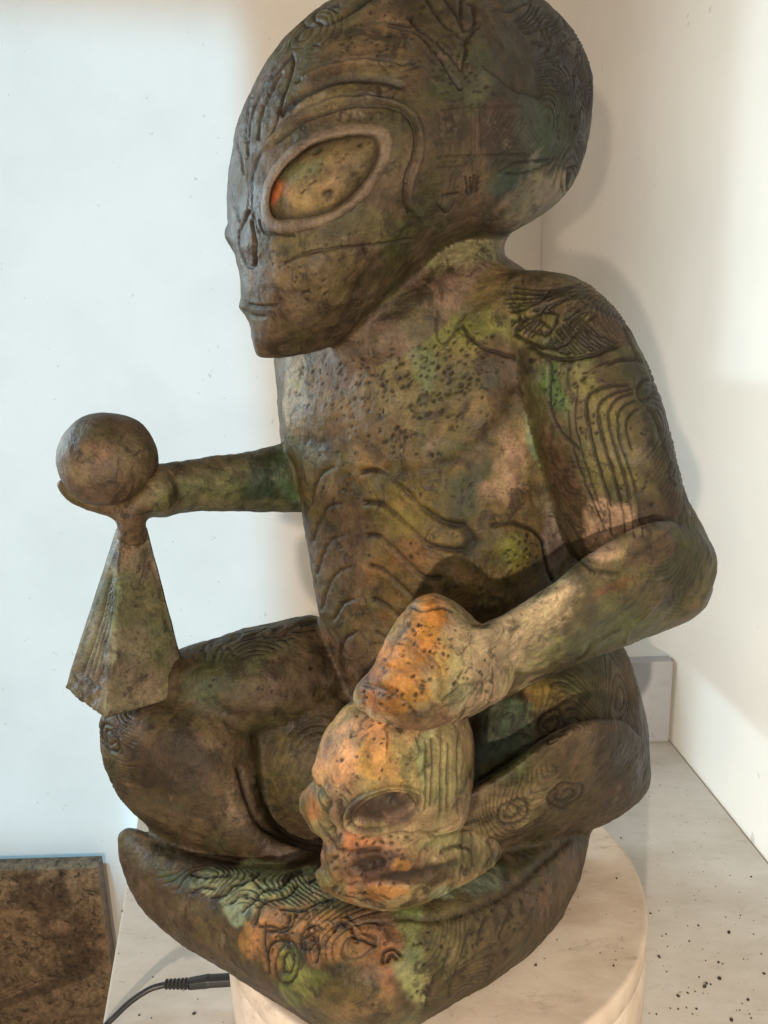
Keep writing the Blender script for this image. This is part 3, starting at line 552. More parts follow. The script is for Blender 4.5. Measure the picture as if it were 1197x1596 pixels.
a.stroke([(980, 600), (948, 602), (922, 612), (914, 628), (918, 670), (930, 720), (944, 765), (950, 790)], 2.9, 3.6); a.stroke([(984, 606), (955, 614), (936, 628), (932, 650), (940, 690), (956, 740), (966, 782)], 2.6, 3.2); a.stroke([(986, 612), (962, 622), (950, 640), (950, 665), (962, 705), (976, 750), (982, 780)], 2.5, 3); a.stroke([(990, 624), (972, 634), (964, 652), (968, 690), (982, 730), (992, 770)], 2.4, 3); a.stroke([(996, 636), (982, 648), (978, 668), (986, 700)], 2.2, 2.8)
for dx, w_ in ((8, 1.8), (22, 1.7), (-14, 2.0), (36, 1.6)):
    a.stroke([(925 + dx, 640), (934 + dx, 690), (950 + dx, 745), (962 + dx, 800), (966 + dx, 836)], w_, 2.0, .6)
a.stroke([(886, 640), (890, 690), (905, 740), (925, 790), (940, 830)], 2.0, 2.4, .6); a.stroke([(900, 600), (896, 650), (904, 700), (920, 752), (936, 800)], 1.9, 2.2, .6)
a.stroke([(1002, 592), (994, 610), (1004, 625), (1016, 615), (1014, 596)], 2.6, 4, .7, closed=True); a.stroke([(1010, 636), (1024, 660), (1036, 700)], 2.4, 3.5, .6); a.stroke([(976, 505), (992, 528), (1006, 560), (1016, 592)], 2.6, 5, .9); a.stroke([(972, 510), (984, 540), (996, 565)], 2.2, 4, .8)
for r in (9, 18): a.stroke([(1058 + r * .7 * math.cos(k), 735 + r * 1.3 * math.sin(k)) for k in np.arange(0, 6.2, .8)], 2.2, 3, .4, closed=True)
a.pits([(820, 560), (920, 560), (930, 700), (860, 640)], 55, 1.3, 2.6, 3); a.pits([(930, 640), (1000, 640), (1030, 790), (960, 790)], 30, 1.2, 2.2, 2.6)
for i in range(5): a.stroke([(952 + i * 12, 938 - i * 7), (960 + i * 12, 924 - i * 7), (958 + i * 12, 912 - i * 6)], 3, -3, 0)
for k_, (x, y, rx, ry, tn) in enumerate([(838, 1012, 13, 20, .3), (836, 1010, 24, 33, .35), (832, 1012, 36, 45, .25)]):
    a.stroke([(x + rx * math.cos(q) * math.cos(tn) - ry * math.sin(q) * math.sin(tn), y + rx * math.cos(q) * math.sin(tn) + ry * math.sin(q) * math.cos(tn)) for q in np.arange(0, 6.2, .7)], 3, 2.0, .06, closed=True)
a.stroke([(905, 1035), (930, 1000), (960, 985), (985, 960), (1015, 945)], 3, -3, 0); a.stroke([(975, 1000), (985, 975), (1010, 955), (1030, 930)], 3, -3, 0); a.stroke([(860, 1052), (900, 1030), (920, 1005)], 2.5, 2.5, .4); a.stroke([(900, 870), (930, 890), (965, 895)], 3, 3.5, .5); a.stroke([(990, 868), (1020, 850), (1060, 815)], 4, 3, .3); a.stroke([(760, 1040), (830, 1056), (900, 1042), (960, 1010)], 5, 2, .1)
# hand: three furrows between the fingers, knuckles, warts
q = RN
q.stroke([(640, 950), (622, 985), (606, 1020), (590, 1052)], 3, 3, .4); q.stroke([(566, 1066), (604, 1078), (636, 1100), (650, 1128)], 4, 2.6, .35); q.stroke([(584, 1034), (632, 1050), (668, 1088), (680, 1120)], 4, 1.8, .25); q.stroke([(604, 996), (650, 1014), (690, 1060), (708, 1100)], 4, 1.4, .15); q.stroke([(690, 1092), (720, 1070), (770, 1062)], 3, 3, .3); q.stroke([(640, 945), (665, 952), (690, 944), (705, 950)], 3, 4, .5)
for x, y in ((572, 1078), (564, 1098), (586, 1112), (604, 1060), (612, 1032), (622, 1006), (630, 1120), (596, 1090), (668, 950), (636, 968)): q.bumpy(x, y, rng.uniform(7, 12), rng.uniform(3, 6))
q.pits([(560, 1090), (640, 960), (700, 1000), (650, 1110)], 46, 1.4, 3, 3.5); q.pits([(680, 960), (770, 1000), (760, 1080), (690, 1080)], 24, 1.2, 2.2, 2.2)
# legs: crests, worm-like cuts, contour rings
g_ = RL
for p in ([(395, 1400), (414, 1386), (436, 1382), (454, 1366), (470, 1358)], [(402, 1412), (420, 1402), (446, 1396), (462, 1378)], [(330, 1398), (352, 1394), (364, 1380), (390, 1374), (404, 1362)], [(360, 1408), (374, 1394), (386, 1392)], [(378, 1420), (396, 1402), (404, 1400)], [(396, 1440), (404, 1416), (414, 1400)], [(300, 1390), (316, 1382), (334, 1384)],
          [(404, 1444), (424, 1444), (440, 1452), (456, 1438), (462, 1424)], [(412, 1440), (410, 1462), (414, 1490), (420, 1512)], [(418, 1452), (446, 1444), (452, 1426)], [(420, 1516), (418, 1480), (432, 1466), (448, 1472), (458, 1490)], [(470, 1480), (470, 1456), (482, 1444), (500, 1442)], [(476, 1480), (472, 1464), (484, 1456), (490, 1466), (484, 1478)], [(494, 1460), (496, 1480), (492, 1500)], [(520, 1450), (530, 1438), (546, 1442), (552, 1460), (566, 1464), (584, 1472)], [(596, 1500), (598, 1484), (612, 1478), (624, 1488)], [(604, 1498), (610, 1488), (618, 1494)],
          [(484, 1372), (500, 1364), (520, 1366)], [(440, 1416), (470, 1418), (490, 1408), (520, 1400)], [(300, 1362), (330, 1366), (360, 1362)]): g_.stroke(p, 2.7, 4.5, .85)
for p in ([(408, 1392), (440, 1388), (468, 1364)], [(344, 1404), (376, 1386), (400, 1370)], [(424, 1456), (452, 1450), (464, 1430)], [(480, 1450), (510, 1436), (540, 1432), (566, 1456)], [(430, 1500), (440, 1480), (452, 1482)]): g_.stroke([(x, y + 3) for x, y in p], 3.2, -2.8, 0)
for cx_, cy_, n_r, rx, ry, tn in ((800, 1268, 6, 13, 8, -.5), (170, 1150, 4, 6, 12, -.3), (880, 1240, 3, 15, 8, -.5), (448, 1500, 3, 8, 16, .1), (450, 1320, 0, 1, 1, 0), (860, 1130, 4, 9, 14, .3), (700, 1480, 0, 1, 1, 0)):
    for r in range(1, min(n_r, 2) + 1):
        g_.stroke([(cx_ + r * rx * math.cos(k) * math.cos(tn) - r * ry * math.sin(k) * math.sin(tn) + rng.normal(0, 1.5), cy_ + r * rx * math.cos(k) * math.sin(tn) + r * ry * math.sin(k) * math.cos(tn) + rng.normal(0, 1.5)) for k in np.arange(0, 6.2, .7)], 2.6, 3.6, .7, closed=True)
g_.stroke([(372, 1200), (390, 1260), (405, 1285), (430, 1302), (470, 1318), (505, 1326)], 5, 5, .6); g_.stroke([(735, 1225), (780, 1195), (830, 1160), (880, 1140)], 4, 4, .6); g_.stroke([(620, 1430), (700, 1430), (790, 1390), (850, 1340), (900, 1296)], 7, 4, .35)
g_.pits([(300, 1370), (520, 1360), (600, 1480), (420, 1500)], 50, 1.3, 2.4, 3); g_.pits([(640, 1440), (860, 1360), (800, 1480), (640, 1580)], 60, 1.3, 2.8, 3, .9); g_.pits([(300, 1000), (480, 980), (520, 1080), (300, 1100)], 25, 1.2, 2.2, 2.5)
for _ in range(14):
    x = rng.uniform(320, 480); y = 1010 - (x - 320) * .24 + rng.normal(0, 6); g_.stroke([(x, y), (x + rng.uniform(16, 36), y - rng.uniform(4, 12))], 2.4, 3, .5)
for x, y in ((690, 1500), (720, 1470), (700, 1530), (665, 1545), (745, 1450), (780, 1440)): g_.stroke([(x, y + 22), (x + 6, y), (x + 14, y - 22)], 3, 3, .6)
f = RF
f.stroke([(320, 745), (350, 752), (400, 740)], 8, 2, .1)

RM = {'head': RH_, 'neck': RT, 'torso': RT, 'arm': RA, 'hand': RN, 'leg': RL, 'far_arm': RF, 'far_hand': RF}
DARKC = lin((26, 20, 15))
PAT_SHADING = {
 'head': ((80, 66, 50), [(420, 130, 60, 90, .4, (98, 82, 66), .7), (540, 60, 110, 70, 0, (104, 84, 62), .8), (590, 120, 60, 30, 0, (96, 84, 58), .7), (850, 160, 130, 210, 0, (48, 42, 34), .95), (720, 130, 60, 60, 0, (72, 72, 54), .7), (690, 220, 80, 60, 0, (82, 62, 52), .7), (770, 200, 70, 40, 0, (66, 46, 42), .8), (850, 200, 50, 60, 0, (66, 74, 66), .6), (800, 270, 70, 25, -.2, (58, 70, 62), .7), (840, 320, 80, 40, -.5, (128, 114, 96), .8), (500, 420, 70, 45, 0, (112, 94, 68), .8), (430, 500, 60, 50, 0, (92, 72, 56), .7), (480, 400, 60, 20, 0, (100, 84, 56), .6), (590, 360, 50, 40, 0, (84, 80, 54), .7), (500, 140, 80, 20, -.2, (96, 84, 52), .7), (380, 400, 22, 60, 0, (104, 80, 68), .6), (470, 200, 60, 20, -.5, (80, 78, 58), .6), (660, 330, 50, 40, 0, (70, 64, 50), .7), (680, 350, 30, 20, 0, (84, 78, 60), .5)]),  # patina, plus a large dark spot painting in the head's shaded back
 'neck': ((108, 88, 74), [(720, 370, 90, 50, -.6, (146, 130, 108), .95), (600, 470, 70, 60, -.6, (92, 72, 62), .8), (700, 430, 40, 20, -.3, (74, 54, 50), .6), (560, 560, 50, 50, 0, (96, 82, 66), .7)]),
 'torso': ((104, 85, 58), [(520, 570, 60, 60, 0, (116, 100, 82), .8), (455, 600, 25, 90, 0, (160, 148, 130), .8), (520, 590, 28, 40, 0, (84, 68, 60), .7), (640, 580, 80, 90, 0, (108, 98, 66), .9), (740, 520, 90, 50, .1, (122, 112, 66), .9), (730, 600, 60, 90, .2, (104, 90, 60), .6), (650, 560, 22, 60, 0, (96, 106, 78), .7), (790, 590, 50, 80, -.2, (82, 62, 50), .95), (520, 690, 26, 50, 0, (74, 56, 44), .6), (600, 750, 100, 50, 0, (112, 86, 50), .8), (640, 780, 80, 60, .6, (120, 94, 52), .8), (520, 880, 60, 160, .15, (92, 70, 54), .9), (620, 900, 60, 80, .3, (112, 80, 48), .8), (735, 760, 34, 60, .3, (66, 68, 52), .8), (800, 720, 50, 60, 0, (150, 122, 104), .95), (850, 700, 24, 60, -.4, (140, 150, 130), .9), (872, 835, 36, 62, .2, (138, 120, 112), .95), (800, 858, 28, 36, 0, (128, 114, 58), .95), (740, 900, 50, 60, 0, (100, 80, 50), .8), (730, 850, 24, 34, 0, (66, 54, 48), .8), (770, 1060, 60, 50, 0, (96, 108, 92), .8), (810, 1100, 40, 40, 0, (92, 104, 92), .8), (540, 1040, 60, 60, 0, (88, 70, 58), .8)]),  # patina, plus a pale strip of painted sheen on the chest's left edge
 'arm': ((92, 80, 58), [(860, 460, 110, 50, .3, (80, 68, 52), .8), (800, 500, 50, 40, 0, (124, 114, 70), .8), (880, 560, 60, 90, 0, (108, 104, 70), .9), (868, 610, 22, 44, 0, (86, 104, 62), .9), (945, 690, 44, 110, -.2, (108, 98, 60), .9), (1035, 660, 46, 190, -.25, (46, 42, 33), .9), (940, 520, 50, 44, .3, (72, 54, 44), .8), (960, 580, 30, 40, 0, (78, 60, 48), .7), (880, 740, 36, 90, -.3, (88, 66, 50), .8), (955, 830, 62, 44, .2, (172, 142, 118), .95), (1065, 880, 55, 95, 0, (50, 54, 36), .9), (1010, 860, 40, 30, -.4, (92, 70, 60), .8), (1040, 800, 50, 22, -.5, (60, 46, 38), .8), (830, 965, 110, 50, -.45, (176, 156, 128), .95), (800, 1020, 90, 50, -.3, (150, 134, 110), .9), (940, 985, 70, 40, -.4, (94, 92, 68), .8), (960, 930, 60, 16, -.4, (110, 74, 56), .7), (905, 960, 26, 34, 0, (84, 72, 54), .7), (1020, 960, 50, 22, -.4, (88, 90, 68), .7), (1078, 930, 18, 36, .2, (110, 92, 72), .6), (740, 1070, 50, 30, -.3, (96, 98, 82), .8)]),  # patina, plus a long dark strip of painted shade down the right edge
 'hand': ((160, 138, 112), [(640, 1030, 64, 110, .3, (180, 118, 62), .95), (660, 960, 40, 50, .2, (186, 124, 58), .95), (590, 1085, 36, 40, 0, (150, 94, 58), .7), (650, 1120, 60, 22, 0, (128, 96, 78), .8), (684, 930, 30, 14, .2, (170, 130, 100), .8), (740, 1020, 46, 80, 0, (164, 144, 116), .95), (720, 1090, 50, 30, -.2, (120, 116, 92), .8), (690, 1060, 12, 80, .1, (140, 110, 70), .6)]),
 'leg': ((80, 66, 49), [(190, 1180, 50, 80, 0, (106, 88, 66), .7), (270, 1180, 80, 60, 0, (54, 42, 31), .85), (200, 1130, 30, 20, 0, (104, 86, 68), .6), (420, 1130, 50, 20, 0, (60, 48, 36), .7), (300, 1240, 40, 26, .4, (62, 52, 36), .7), (330, 1150, 40, 30, 0, (112, 92, 74), .7), (370, 1260, 36, 60, .2, (120, 100, 84), .9), (350, 1300, 44, 34, .4, (74, 66, 48), .8), (460, 1180, 60, 110, .3, (98, 82, 54), .85), (480, 1120, 60, 20, 0, (78, 58, 46), .7), (440, 1330, 60, 16, -.1, (104, 88, 78), .8), (380, 1020, 90, 36, -.2, (76, 74, 54), .8), (430, 1080, 110, 24, -.1, (96, 78, 66), .8), (310, 1070, 40, 40, 0, (80, 80, 60), .7),
   (230, 1330, 60, 30, .3, (108, 88, 68), .8), (240, 1380, 50, 40, .5, (90, 70, 56), .8), (270, 1360, 50, 14, .35, (70, 80, 60), .8), (400, 1375, 110, 30, .05, (146, 148, 114), .95), (380, 1410, 50, 26, .2, (142, 152, 124), .9), (330, 1450, 80, 40, .5, (92, 76, 54), .9), (470, 1400, 60, 36, 0, (138, 142, 106), .8), (430, 1460, 50, 60, .1, (166, 114, 78), .95), (520, 1450, 70, 50, 0, (166, 114, 78), .95), (580, 1490, 60, 70, 0, (158, 108, 72), .9), (460, 1520, 34, 60, -.1, (116, 116, 66), .9), (540, 1560, 80, 50, 0, (118, 96, 66), .8), (640, 1490, 28, 100, 0, (132, 134, 92), .95), (700, 1460, 60, 100, .2, (96, 88, 56), .8), (770, 1420, 80, 60, -.5, (82, 72, 52), .8), (730, 1380, 80, 20, -.25, (104, 116, 100), .8), (600, 1440, 60, 14, .1, (108, 84, 70), .7), (860, 1370, 50, 80, .3, (100, 80, 66), .9), (650, 1590, 50, 30, 0, (112, 108, 76), .7),
   (800, 1255, 90, 40, -.5, (122, 106, 80), .9), (900, 1200, 90, 50, -.4, (92, 74, 54), .8), (980, 1180, 60, 100, .1, (46, 36, 28), .95), (960, 1230, 60, 36, -.4, (64, 52, 42), .8), (850, 1090, 44, 50, .3, (128, 100, 66), .9), (930, 1060, 50, 60, .2, (82, 74, 56), .8), (905, 1110, 30, 50, .2, (108, 90, 72), .7), (780, 1140, 50, 60, 0, (98, 108, 94), .85), (770, 1200, 50, 24, -.5, (104, 98, 66), .8), (840, 1070, 20, 26, 0, (176, 136, 88), .7), (950, 1010, 30, 40, .2, (66, 68, 54), .8)]),
 'far_arm': ((90, 86, 66), [(330, 760, 50, 30, 0, (112, 106, 80), .8), (410, 745, 34, 40, 0, (48, 58, 50), .9), (450, 740, 22, 50, 0, (84, 98, 86), .8), (300, 725, 60, 14, -.1, (72, 62, 46), .7), (270, 780, 40, 24, 0, (100, 102, 78), .7), (440, 620, 20, 90, 0, (110, 92, 74), .8)]),
 'far_hand': ((108, 88, 68), [(200, 830, 40, 24, 0, (112, 92, 70), .8), (250, 770, 34, 40, 0, (104, 100, 76), .8), (120, 775, 40, 20, .3, (112, 88, 66), .6)]),
}
TEXSEED = {}
def finish(me, comps, label, clampz=None, grain=()):
    P = get_co(me); Nn = get_no(me); lab, u, v = label(P)
    names = np.array([c.name for c in comps]); part = names[lab]
    view = CAM - P; view /= np.linalg.norm(view, axis=1)[:, None]; fr = np.clip((np.einsum('ij,ij->i', Nn, view) - .04) / .3, 0, 1)
    H = np.zeros(len(P)); D = np.zeros(len(P)); C = np.zeros((len(P), 3))
    for nm in set(names):
        k = part == nm
        if not k.any(): continue
        h_, d_k = RM[nm].sample(u[k], v[k]); H[k] = h_ * fr[k]; D[k] = d_k * np.clip(fr[k] * 2, 0, 1)
        b, sp = PAT_SHADING[nm]; C[k] = blobs(u[k], v[k], P[k], b, sp)
    for (gu_, gv_, ru, rv, tn, freq, amp, dk, nm) in grain:   # wavering growth-ring grain cut into parts of the surface
        x, y = u - gu_, v - gv_; c, s_ = math.cos(tn), math.sin(tn); q = ((x * c + y * s_) / ru) ** 2 + ((-x * s_ + y * c) / rv) ** 2
        k = (q < 1.2) & (part == nm)
        if not k.any(): continue
        w = np.clip((1.2 - q[k]) * 2, 0, 1); t_ = noise(P[k] * np.array([11, 11, 15.]) + gu_) * freq + .25 * noise(P[k] * 60)
        gl = np.clip((np.cos(2 * np.pi * t_) - .25) / .75, 0, 1) * w; H[k] -= gl * amp; D[k] = np.maximum(D[k], gl * dk)
    small = fbm(P * 13 + 3, 2) * 2.6 + fbm(P * 34, 3) * 1.6 + fbm(P * 130 + 5, 2) * .8
    P2 = P + Nn * ((H + small) * PX * .95)[:, None]
    if clampz is not None: P2[:, 2] = np.where(P2[:, 2] < clampz, clampz + .0, P2[:, 2])
    put_co(me, P2)
    put_col(me, C * V3([.68, .655, .59]) * (1 - .6 * D[:, None]) + DARKC * .6 * D[:, None], np.clip(D * 1.1 - .12, 0, .92))
GRAIN = [(180, 1180, 36, 80, 0, 15, 1.8, .45, 'leg'), (820, 1250, 100, 44, -.5, 16, 2.2, .42, 'leg'), (880, 1100, 50, 60, .2, 14, 1.8, .35, 'leg'), (380, 1380, 140, 30, .1, 15, 2.4, .5, 'leg'), (520, 1450, 90, 50, 0, 12, 2.2, .45, 'leg'),
         (1050, 900, 50, 60, 0, 13, 1.2, .2, 'arm'), (720, 1490, 60, 70, 0, 14, 1.6, .35, 'leg'), (960, 1060, 40, 70, 0, 18, 1.8, .4, 'leg'), (1045, 700, 36, 140, -.25, 15, 1.5, .3, 'arm'), (930, 490, 70, 50, .4, 17, 1.8, .45, 'arm'),
         (760, 220, 90, 60, 0, 15, 1.0, .2, 'head'), (885, 110, 50, 110, 0, 19, 2.4, .6, 'head'), (890, 260, 40, 46, 0, 17, 2.2, .5, 'head'), (480, 40, 60, 40, 0, 12, 1.2, .25, 'head'), (380, 1005, 90, 22, -.2, 16, 2, .45, 'leg'), (470, 1150, 70, 90, .2, 9, .8, .2, 'leg')]
Vb, Qb, labf = sculpt(BODY)
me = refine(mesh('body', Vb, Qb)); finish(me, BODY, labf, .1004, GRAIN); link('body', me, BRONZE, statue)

# ---- eye and its raised rim, laid on the head
EYE_O = crom([(408, 345), (406, 310), (414, 275), (440, 240), (475, 212), (515, 197), (560, 190), (595, 192), (612, 210), (613, 235), (600, 268), (575, 305), (540, 335), (500, 355), (460, 364), (425, 362)], 8)
EYE_I = crom([(421, 338), (418, 315), (426, 285), (450, 252), (482, 226), (515, 213), (555, 207), (585, 209), (592, 222), (590, 245), (578, 272), (555, 302), (528, 325), (495, 340), (460, 346), (434, 346)], 8)
EYE_I = EYE_I.mean(0) + (EYE_I - EYE_I.mean(0)) * V3([.965, .93])
def eye_parts(side):
    n = len(EYE_O); cen = EYE_I.mean(0); rows = []; Y = lambda p: HEAD.front(p[:, 0], p[:, 1])[0 if side < 0 else 1]
    M_ = 9; V_ = []
    for j in range(M_ + 1):                                   # half-round band
        t = j / M_; p = EYE_O * (1 - t) + EYE_I * t; lift = (max(math.sin(math.pi * t), 0) ** .38) * .0050 - .0018
        V_.append(at(p[:, 0], p[:, 1], Y(p) + side * lift))
    F = [(j * n + i, j * n + (i + 1) % n, (j + 1) * n + (i + 1) % n, (j + 1) * n + i) for j in range(M_) for i in range(n)]
    me = refine(mesh('eye_rim', np.concatenate(V_), np.array(F))); P = get_co(me); me.update()
    Nn = get_no(me); P += Nn * (fbm(P * 80, 3) * .0005)[:, None]; put_co(me, P); u, v = uv_of(P)
    put_col(me, blobs(u, v, P, (90, 75, 60), [(480, 350, 60, 20, 0, (92, 77, 62), .6), (600, 230, 30, 40, 0, (88, 73, 59), .6)])); link('eye_rim', me, EYEM, statue)
    V_ = []; K_ = 22
    for j in range(K_ + 1):
        t = j / K_; s = 1.035 * (1 - t); p = cen + (EYE_I - cen) * s; b = ((1 - s * s) * .0065 if s < 1 else 0) - (.0046 if side < 0 else 0)
        V_.append(at(p[:, 0], p[:, 1], Y(p) + side * b))
    F = [(j * n + i, j * n + (i + 1) % n, (j + 1) * n + (i + 1) % n, (j + 1) * n + i) for j in range(K_) for i in range(n)]
    me = mesh('eye', np.concatenate(V_), np.array(F)); P = get_co(me); Nn = get_no(me); u, v = uv_of(P)
    C = blobs(u, v, P, (84, 70, 46), [(490, 255, 60, 26, -.3, (78, 78, 50), .7), (440, 312, 18, 28, .1, (184, 88, 48), .8), (490, 310, 60, 40, 0, (112, 90, 52), .6), (520, 270, 40, 50, 0, (118, 92, 62), .5)])
    e = np.clip(1 - pdist(EYE_I, u, v) / 11, 0, 1)[:, None] * .75; rp = Relief(); rp.pits([(440, 300), (500, 235), (580, 220), (560, 290), (480, 335)], 26, 1.3, 2.6, 2.4); rp.stroke([(504, 304), (514, 300), (512, 310)], 4, 5, .9); rp.stroke([(490, 238), (498, 232)], 4, 4, .8)
    hh, dd = rp.sample(u, v); C = C * (1 - .5 * e) + DARKC * .5 * e; DG = np.maximum(dd, e[:, 0] * .8)
    put_co(me, P + Nn * (hh * PX * .8 + fbm(P * 60, 3) * .0007)[:, None] * (-np.sign((Nn * (P - CAM)).sum(1)) * 1)[:, None] * (1 if side < 0 else 0)); put_col(me, C, DG); link('eye', me, EYEM, statue)
eye_parts(-1); eye_parts(1)

# ---- skull under the near hand
CRAN = Comp('skull', [(552, 1092), (520, 1122), (502, 1150), (491, 1188), (486, 1204), (494, 1222), (490, 1250), (498, 1280), (520, 1306), (580, 1318), (660, 1316), (715, 1296), (732, 1262), (737, 1200), (736, 1140), (715, 1100), (670, 1078), (610, 1072)],
            .058, [(500, 1180, .530), (620, 1200, .520), (730, 1200, .535), (600, 1310, .505), (620, 1085, .545)], 8)
BROW = Comp('skull', [(494, 1216), (480, 1224), (468, 1240), (467, 1262), (478, 1280), (492, 1294), (512, 1290), (515, 1230)], .018, [(470, 1230, .535), (470, 1280, .533), (510, 1230, .525), (510, 1280, .522)], 5)
JAW = Comp('skull', [(500, 1282), (506, 1310), (500, 1332), (503, 1350), (493, 1360), (500, 1380), (520, 1396), (552, 1412), (600, 1426), (660, 1424), (720, 1404), (768, 1372), (782, 1335), (772, 1300), (730, 1280), (640, 1280)],
           .044, [(500, 1340, .528), (600, 1400, .508), (770, 1340, .582), (640, 1300, .517)], 22)
k_ = RS
oval = lambda f: [(598 + f * (56 * math.cos(q) * .95 + 27 * math.sin(q) * .31), 1262 + f * (-56 * math.cos(q) * .31 + 27 * math.sin(q) * .95)) for q in np.arange(0, 6.2, .5)]
k_.area(oval(1.0), 8, 12, .5); k_.stroke(oval(1.12), 3.6, -4.5, 0, closed=True); k_.stroke(oval(1.0), 2.6, 3, .55, closed=True); k_.stroke(oval(1.27)[6:12], 3, 2.5, .3)
k_.stroke([(604, 1252), (618, 1246), (612, 1256)], 6, 5, .9); k_.stroke([(598, 1276), (606, 1280)], 3, -2, 0)
k_.bumpy(508, 1240, 12, 4); k_.stroke([(500, 1226), (514, 1246), (508, 1272), (520, 1294)], 4, 5, .5); k_.area([(520, 1250), (534, 1246), (538, 1286), (524, 1290)], 7, 8, .5); k_.bumpy(560, 1314, 15, 7); k_.bumpy(535, 1308, 9, 4)
k_.area([(552, 1340), (582, 1330), (604, 1338), (598, 1356), (566, 1366), (548, 1358)], 6, 9, .6); k_.stroke([(600, 1368), (640, 1362), (684, 1352), (712, 1344)], 7, 3.5, .65); k_.stroke([(545, 1378), (580, 1374), (620, 1376)], 3, 2.5, .4)
k_.stroke([(620, 1298), (660, 1296), (680, 1304), (720, 1294), (740, 1284)], 3, 4, .5); k_.stroke([(640, 1290), (690, 1290), (735, 1276)], 6, -3, 0); k_.stroke([(688, 1328), (712, 1318), (736, 1326), (740, 1350)], 3, 4, .6); k_.stroke([(762, 1310), (770, 1330), (756, 1352)], 4, 4, .4)
for x in (664, 674, 690, 700, 716): k_.stroke([(x, 1150 + rng.uniform(-16, 10)), (x + rng.normal(0, 3), 1200), (x - 2, 1258 + rng.uniform(-16, 16))], rng.uniform(1.8, 3), rng.uniform(1.5, 3.5), .5)
for i in range(9): k_.bumpy(503 + rng.uniform(0, 34), 1306 + i * 12, 7, rng.uniform(2, 6))
k_.pits([(505, 1180), (560, 1110), (640, 1120), (600, 1220)], 14, 1.2, 2, 1.8)
for _ in range(34): k_.bumpy(rng.uniform(515, 740), rng.uniform(1296, 1410), rng.uniform(4, 10), rng.uniform(-3.5, 3.5))
k_.stroke([(520, 1314), (540, 1326), (590, 1322)], 4, 4, .5); k_.pits([(510, 1290), (640, 1300), (620, 1400), (520, 1390)], 46, 1.4, 3, 3)
RM['skull'] = RS
PAT_SHADING['skull'] = ((142, 122, 92), [(540, 1170, 70, 80, .3, (200, 146, 100), .98), (590, 1190, 44, 50, 0, (192, 134, 82), .8), (530, 1120, 40, 24, -.6, (200, 150, 104), .8), (640, 1160, 30, 60, 0, (170, 142, 104), .9), (690, 1200, 44, 90, 0, (142, 132, 94), .95), (665, 1160, 12, 50, 0, (160, 158, 122), .8), (480, 1255, 20, 30, 0, (180, 120, 80), .9), (560, 1345, 90, 62, 0, (156, 112, 86), .9), (592, 1262, 52, 30, -.3, (92, 68, 56), .95), (530, 1270, 26, 50, 0, (118, 92, 76), .9), (560, 1312, 34, 16, 0, (182, 120, 84), .9), (580, 1350, 60, 34, 0, (76, 54, 42), .95), (520, 1350, 30, 50, 0, (136, 98, 76), .9), (640, 1366, 70, 20, -.1, (76, 54, 42), .9), (612, 1350, 12, 14, 0, (180, 128, 76), .8), (590, 1404, 40, 16, 0, (160, 112, 62), .85), (548, 1404, 14, 18, 0, (176, 124, 92), .8), (700, 1310, 70, 20, -.1, (144, 136, 98), .9), (730, 1345, 40, 30, 0, (128, 114, 84), .9), (680, 1398, 50, 16, -.2, (140, 148, 120), .8)])
Vs, Qs, labs = sculpt([CRAN, BROW, JAW])
me = refine(mesh('skull', Vs, Qs)); finish(me, [CRAN, BROW, JAW], labs, .1004, [(700, 1320, 60, 50, 0, 4, 2, .3, 'skull')]); link('skull', me, BRONZE, statue)

# ---- ball lying in the raised hand
bm = bmesh.new(); bmesh.ops.create_icosphere(bm, subdivisions=6, radius=1.0)
me = bpy.data.meshes.new('ball'); bm.to_mesh(me); bm.free(); me.polygons.foreach_set('use_smooth', [True] * len(me.polygons))
P = get_co(me); bc = at(169, 716, .675); rad = 74 * .675 / rays(169, 716)[1] / F_PX
P = np.sign(P) * np.abs(P) ** .93; P *= V3([1.0, 1.0, .97]); P += P * (fbm(P * 1.3 + 3, 2) * .03 + fbm(P * 7, 3) * .006)[:, None]
P = bc + P * rad; put_co(me, P); u, v = uv_of(P)
put_col(me, blobs(u, v, P, (84, 68, 53), [(150, 690, 40, 40, 0, (96, 72, 56), .8), (200, 760, 60, 24, 0, (78, 62, 46), .8), (215, 680, 24, 40, .3, (90, 76, 62), .7), (120, 720, 20, 50, 0, (100, 84, 64), .7)])); link('ball', me, BRONZE, statue)

# ---- pyramid that carries the hand
bm = bmesh.new()
bl, bf, br, bb = at(100, 1072, .668), at(163, 1122, .622), at(298, 1080, .668), at(215, 1050, .715)
tl, tf_, tr, tb_ = at(181, 822, .684), at(190, 828, .670), at(230, 820, .684), at(208, 816, .698)
lo = [bm.verts.new(p) for p in (bl, bf, br, bb)]; hi = [bm.verts.new(p) for p in (tl, tf_, tr, tb_)]
bm.faces.new(hi); bm.faces.new(lo[::-1])
for i in range(4): bm.faces.new((lo[i], lo[(i + 1) % 4], hi[(i + 1) % 4], hi[i]))
bmesh.ops.recalc_face_normals(bm, faces=bm.faces); bevel(bm, .0016, 1)
bmesh.ops.triangulate(bm, faces=bm.faces)
for _ in range(6): 
    L_ = [e for e in bm.edges if e.calc_length() > .0026]
    if not L_: break
    bmesh.ops.subdivide_edges(bm, edges=L_, cuts=1); bmesh.ops.triangulate(bm, faces=[f for f in bm.faces if len(f.verts) > 3])
me = bpy.data.meshes.new('pyramid'); bm.normal_update(); bm.to_mesh(me); bm.free(); me.polygons.foreach_set('use_smooth', [True] * len(me.polygons)); me.update()
P = get_co(me); Nn = get_no(me); u, v = uv_of(P); rp = Relief()
for i, dx in enumerate((0, 9, 18, 27)): rp.stroke([(172 + dx * .1, 900 + dx * 1.5), (160 + dx * .35, 955 + dx), (146 + dx * .5, 1000 + dx * .6), (128 + dx * .9, 1050 + dx * .5)], 2.2, 3.2, .55)
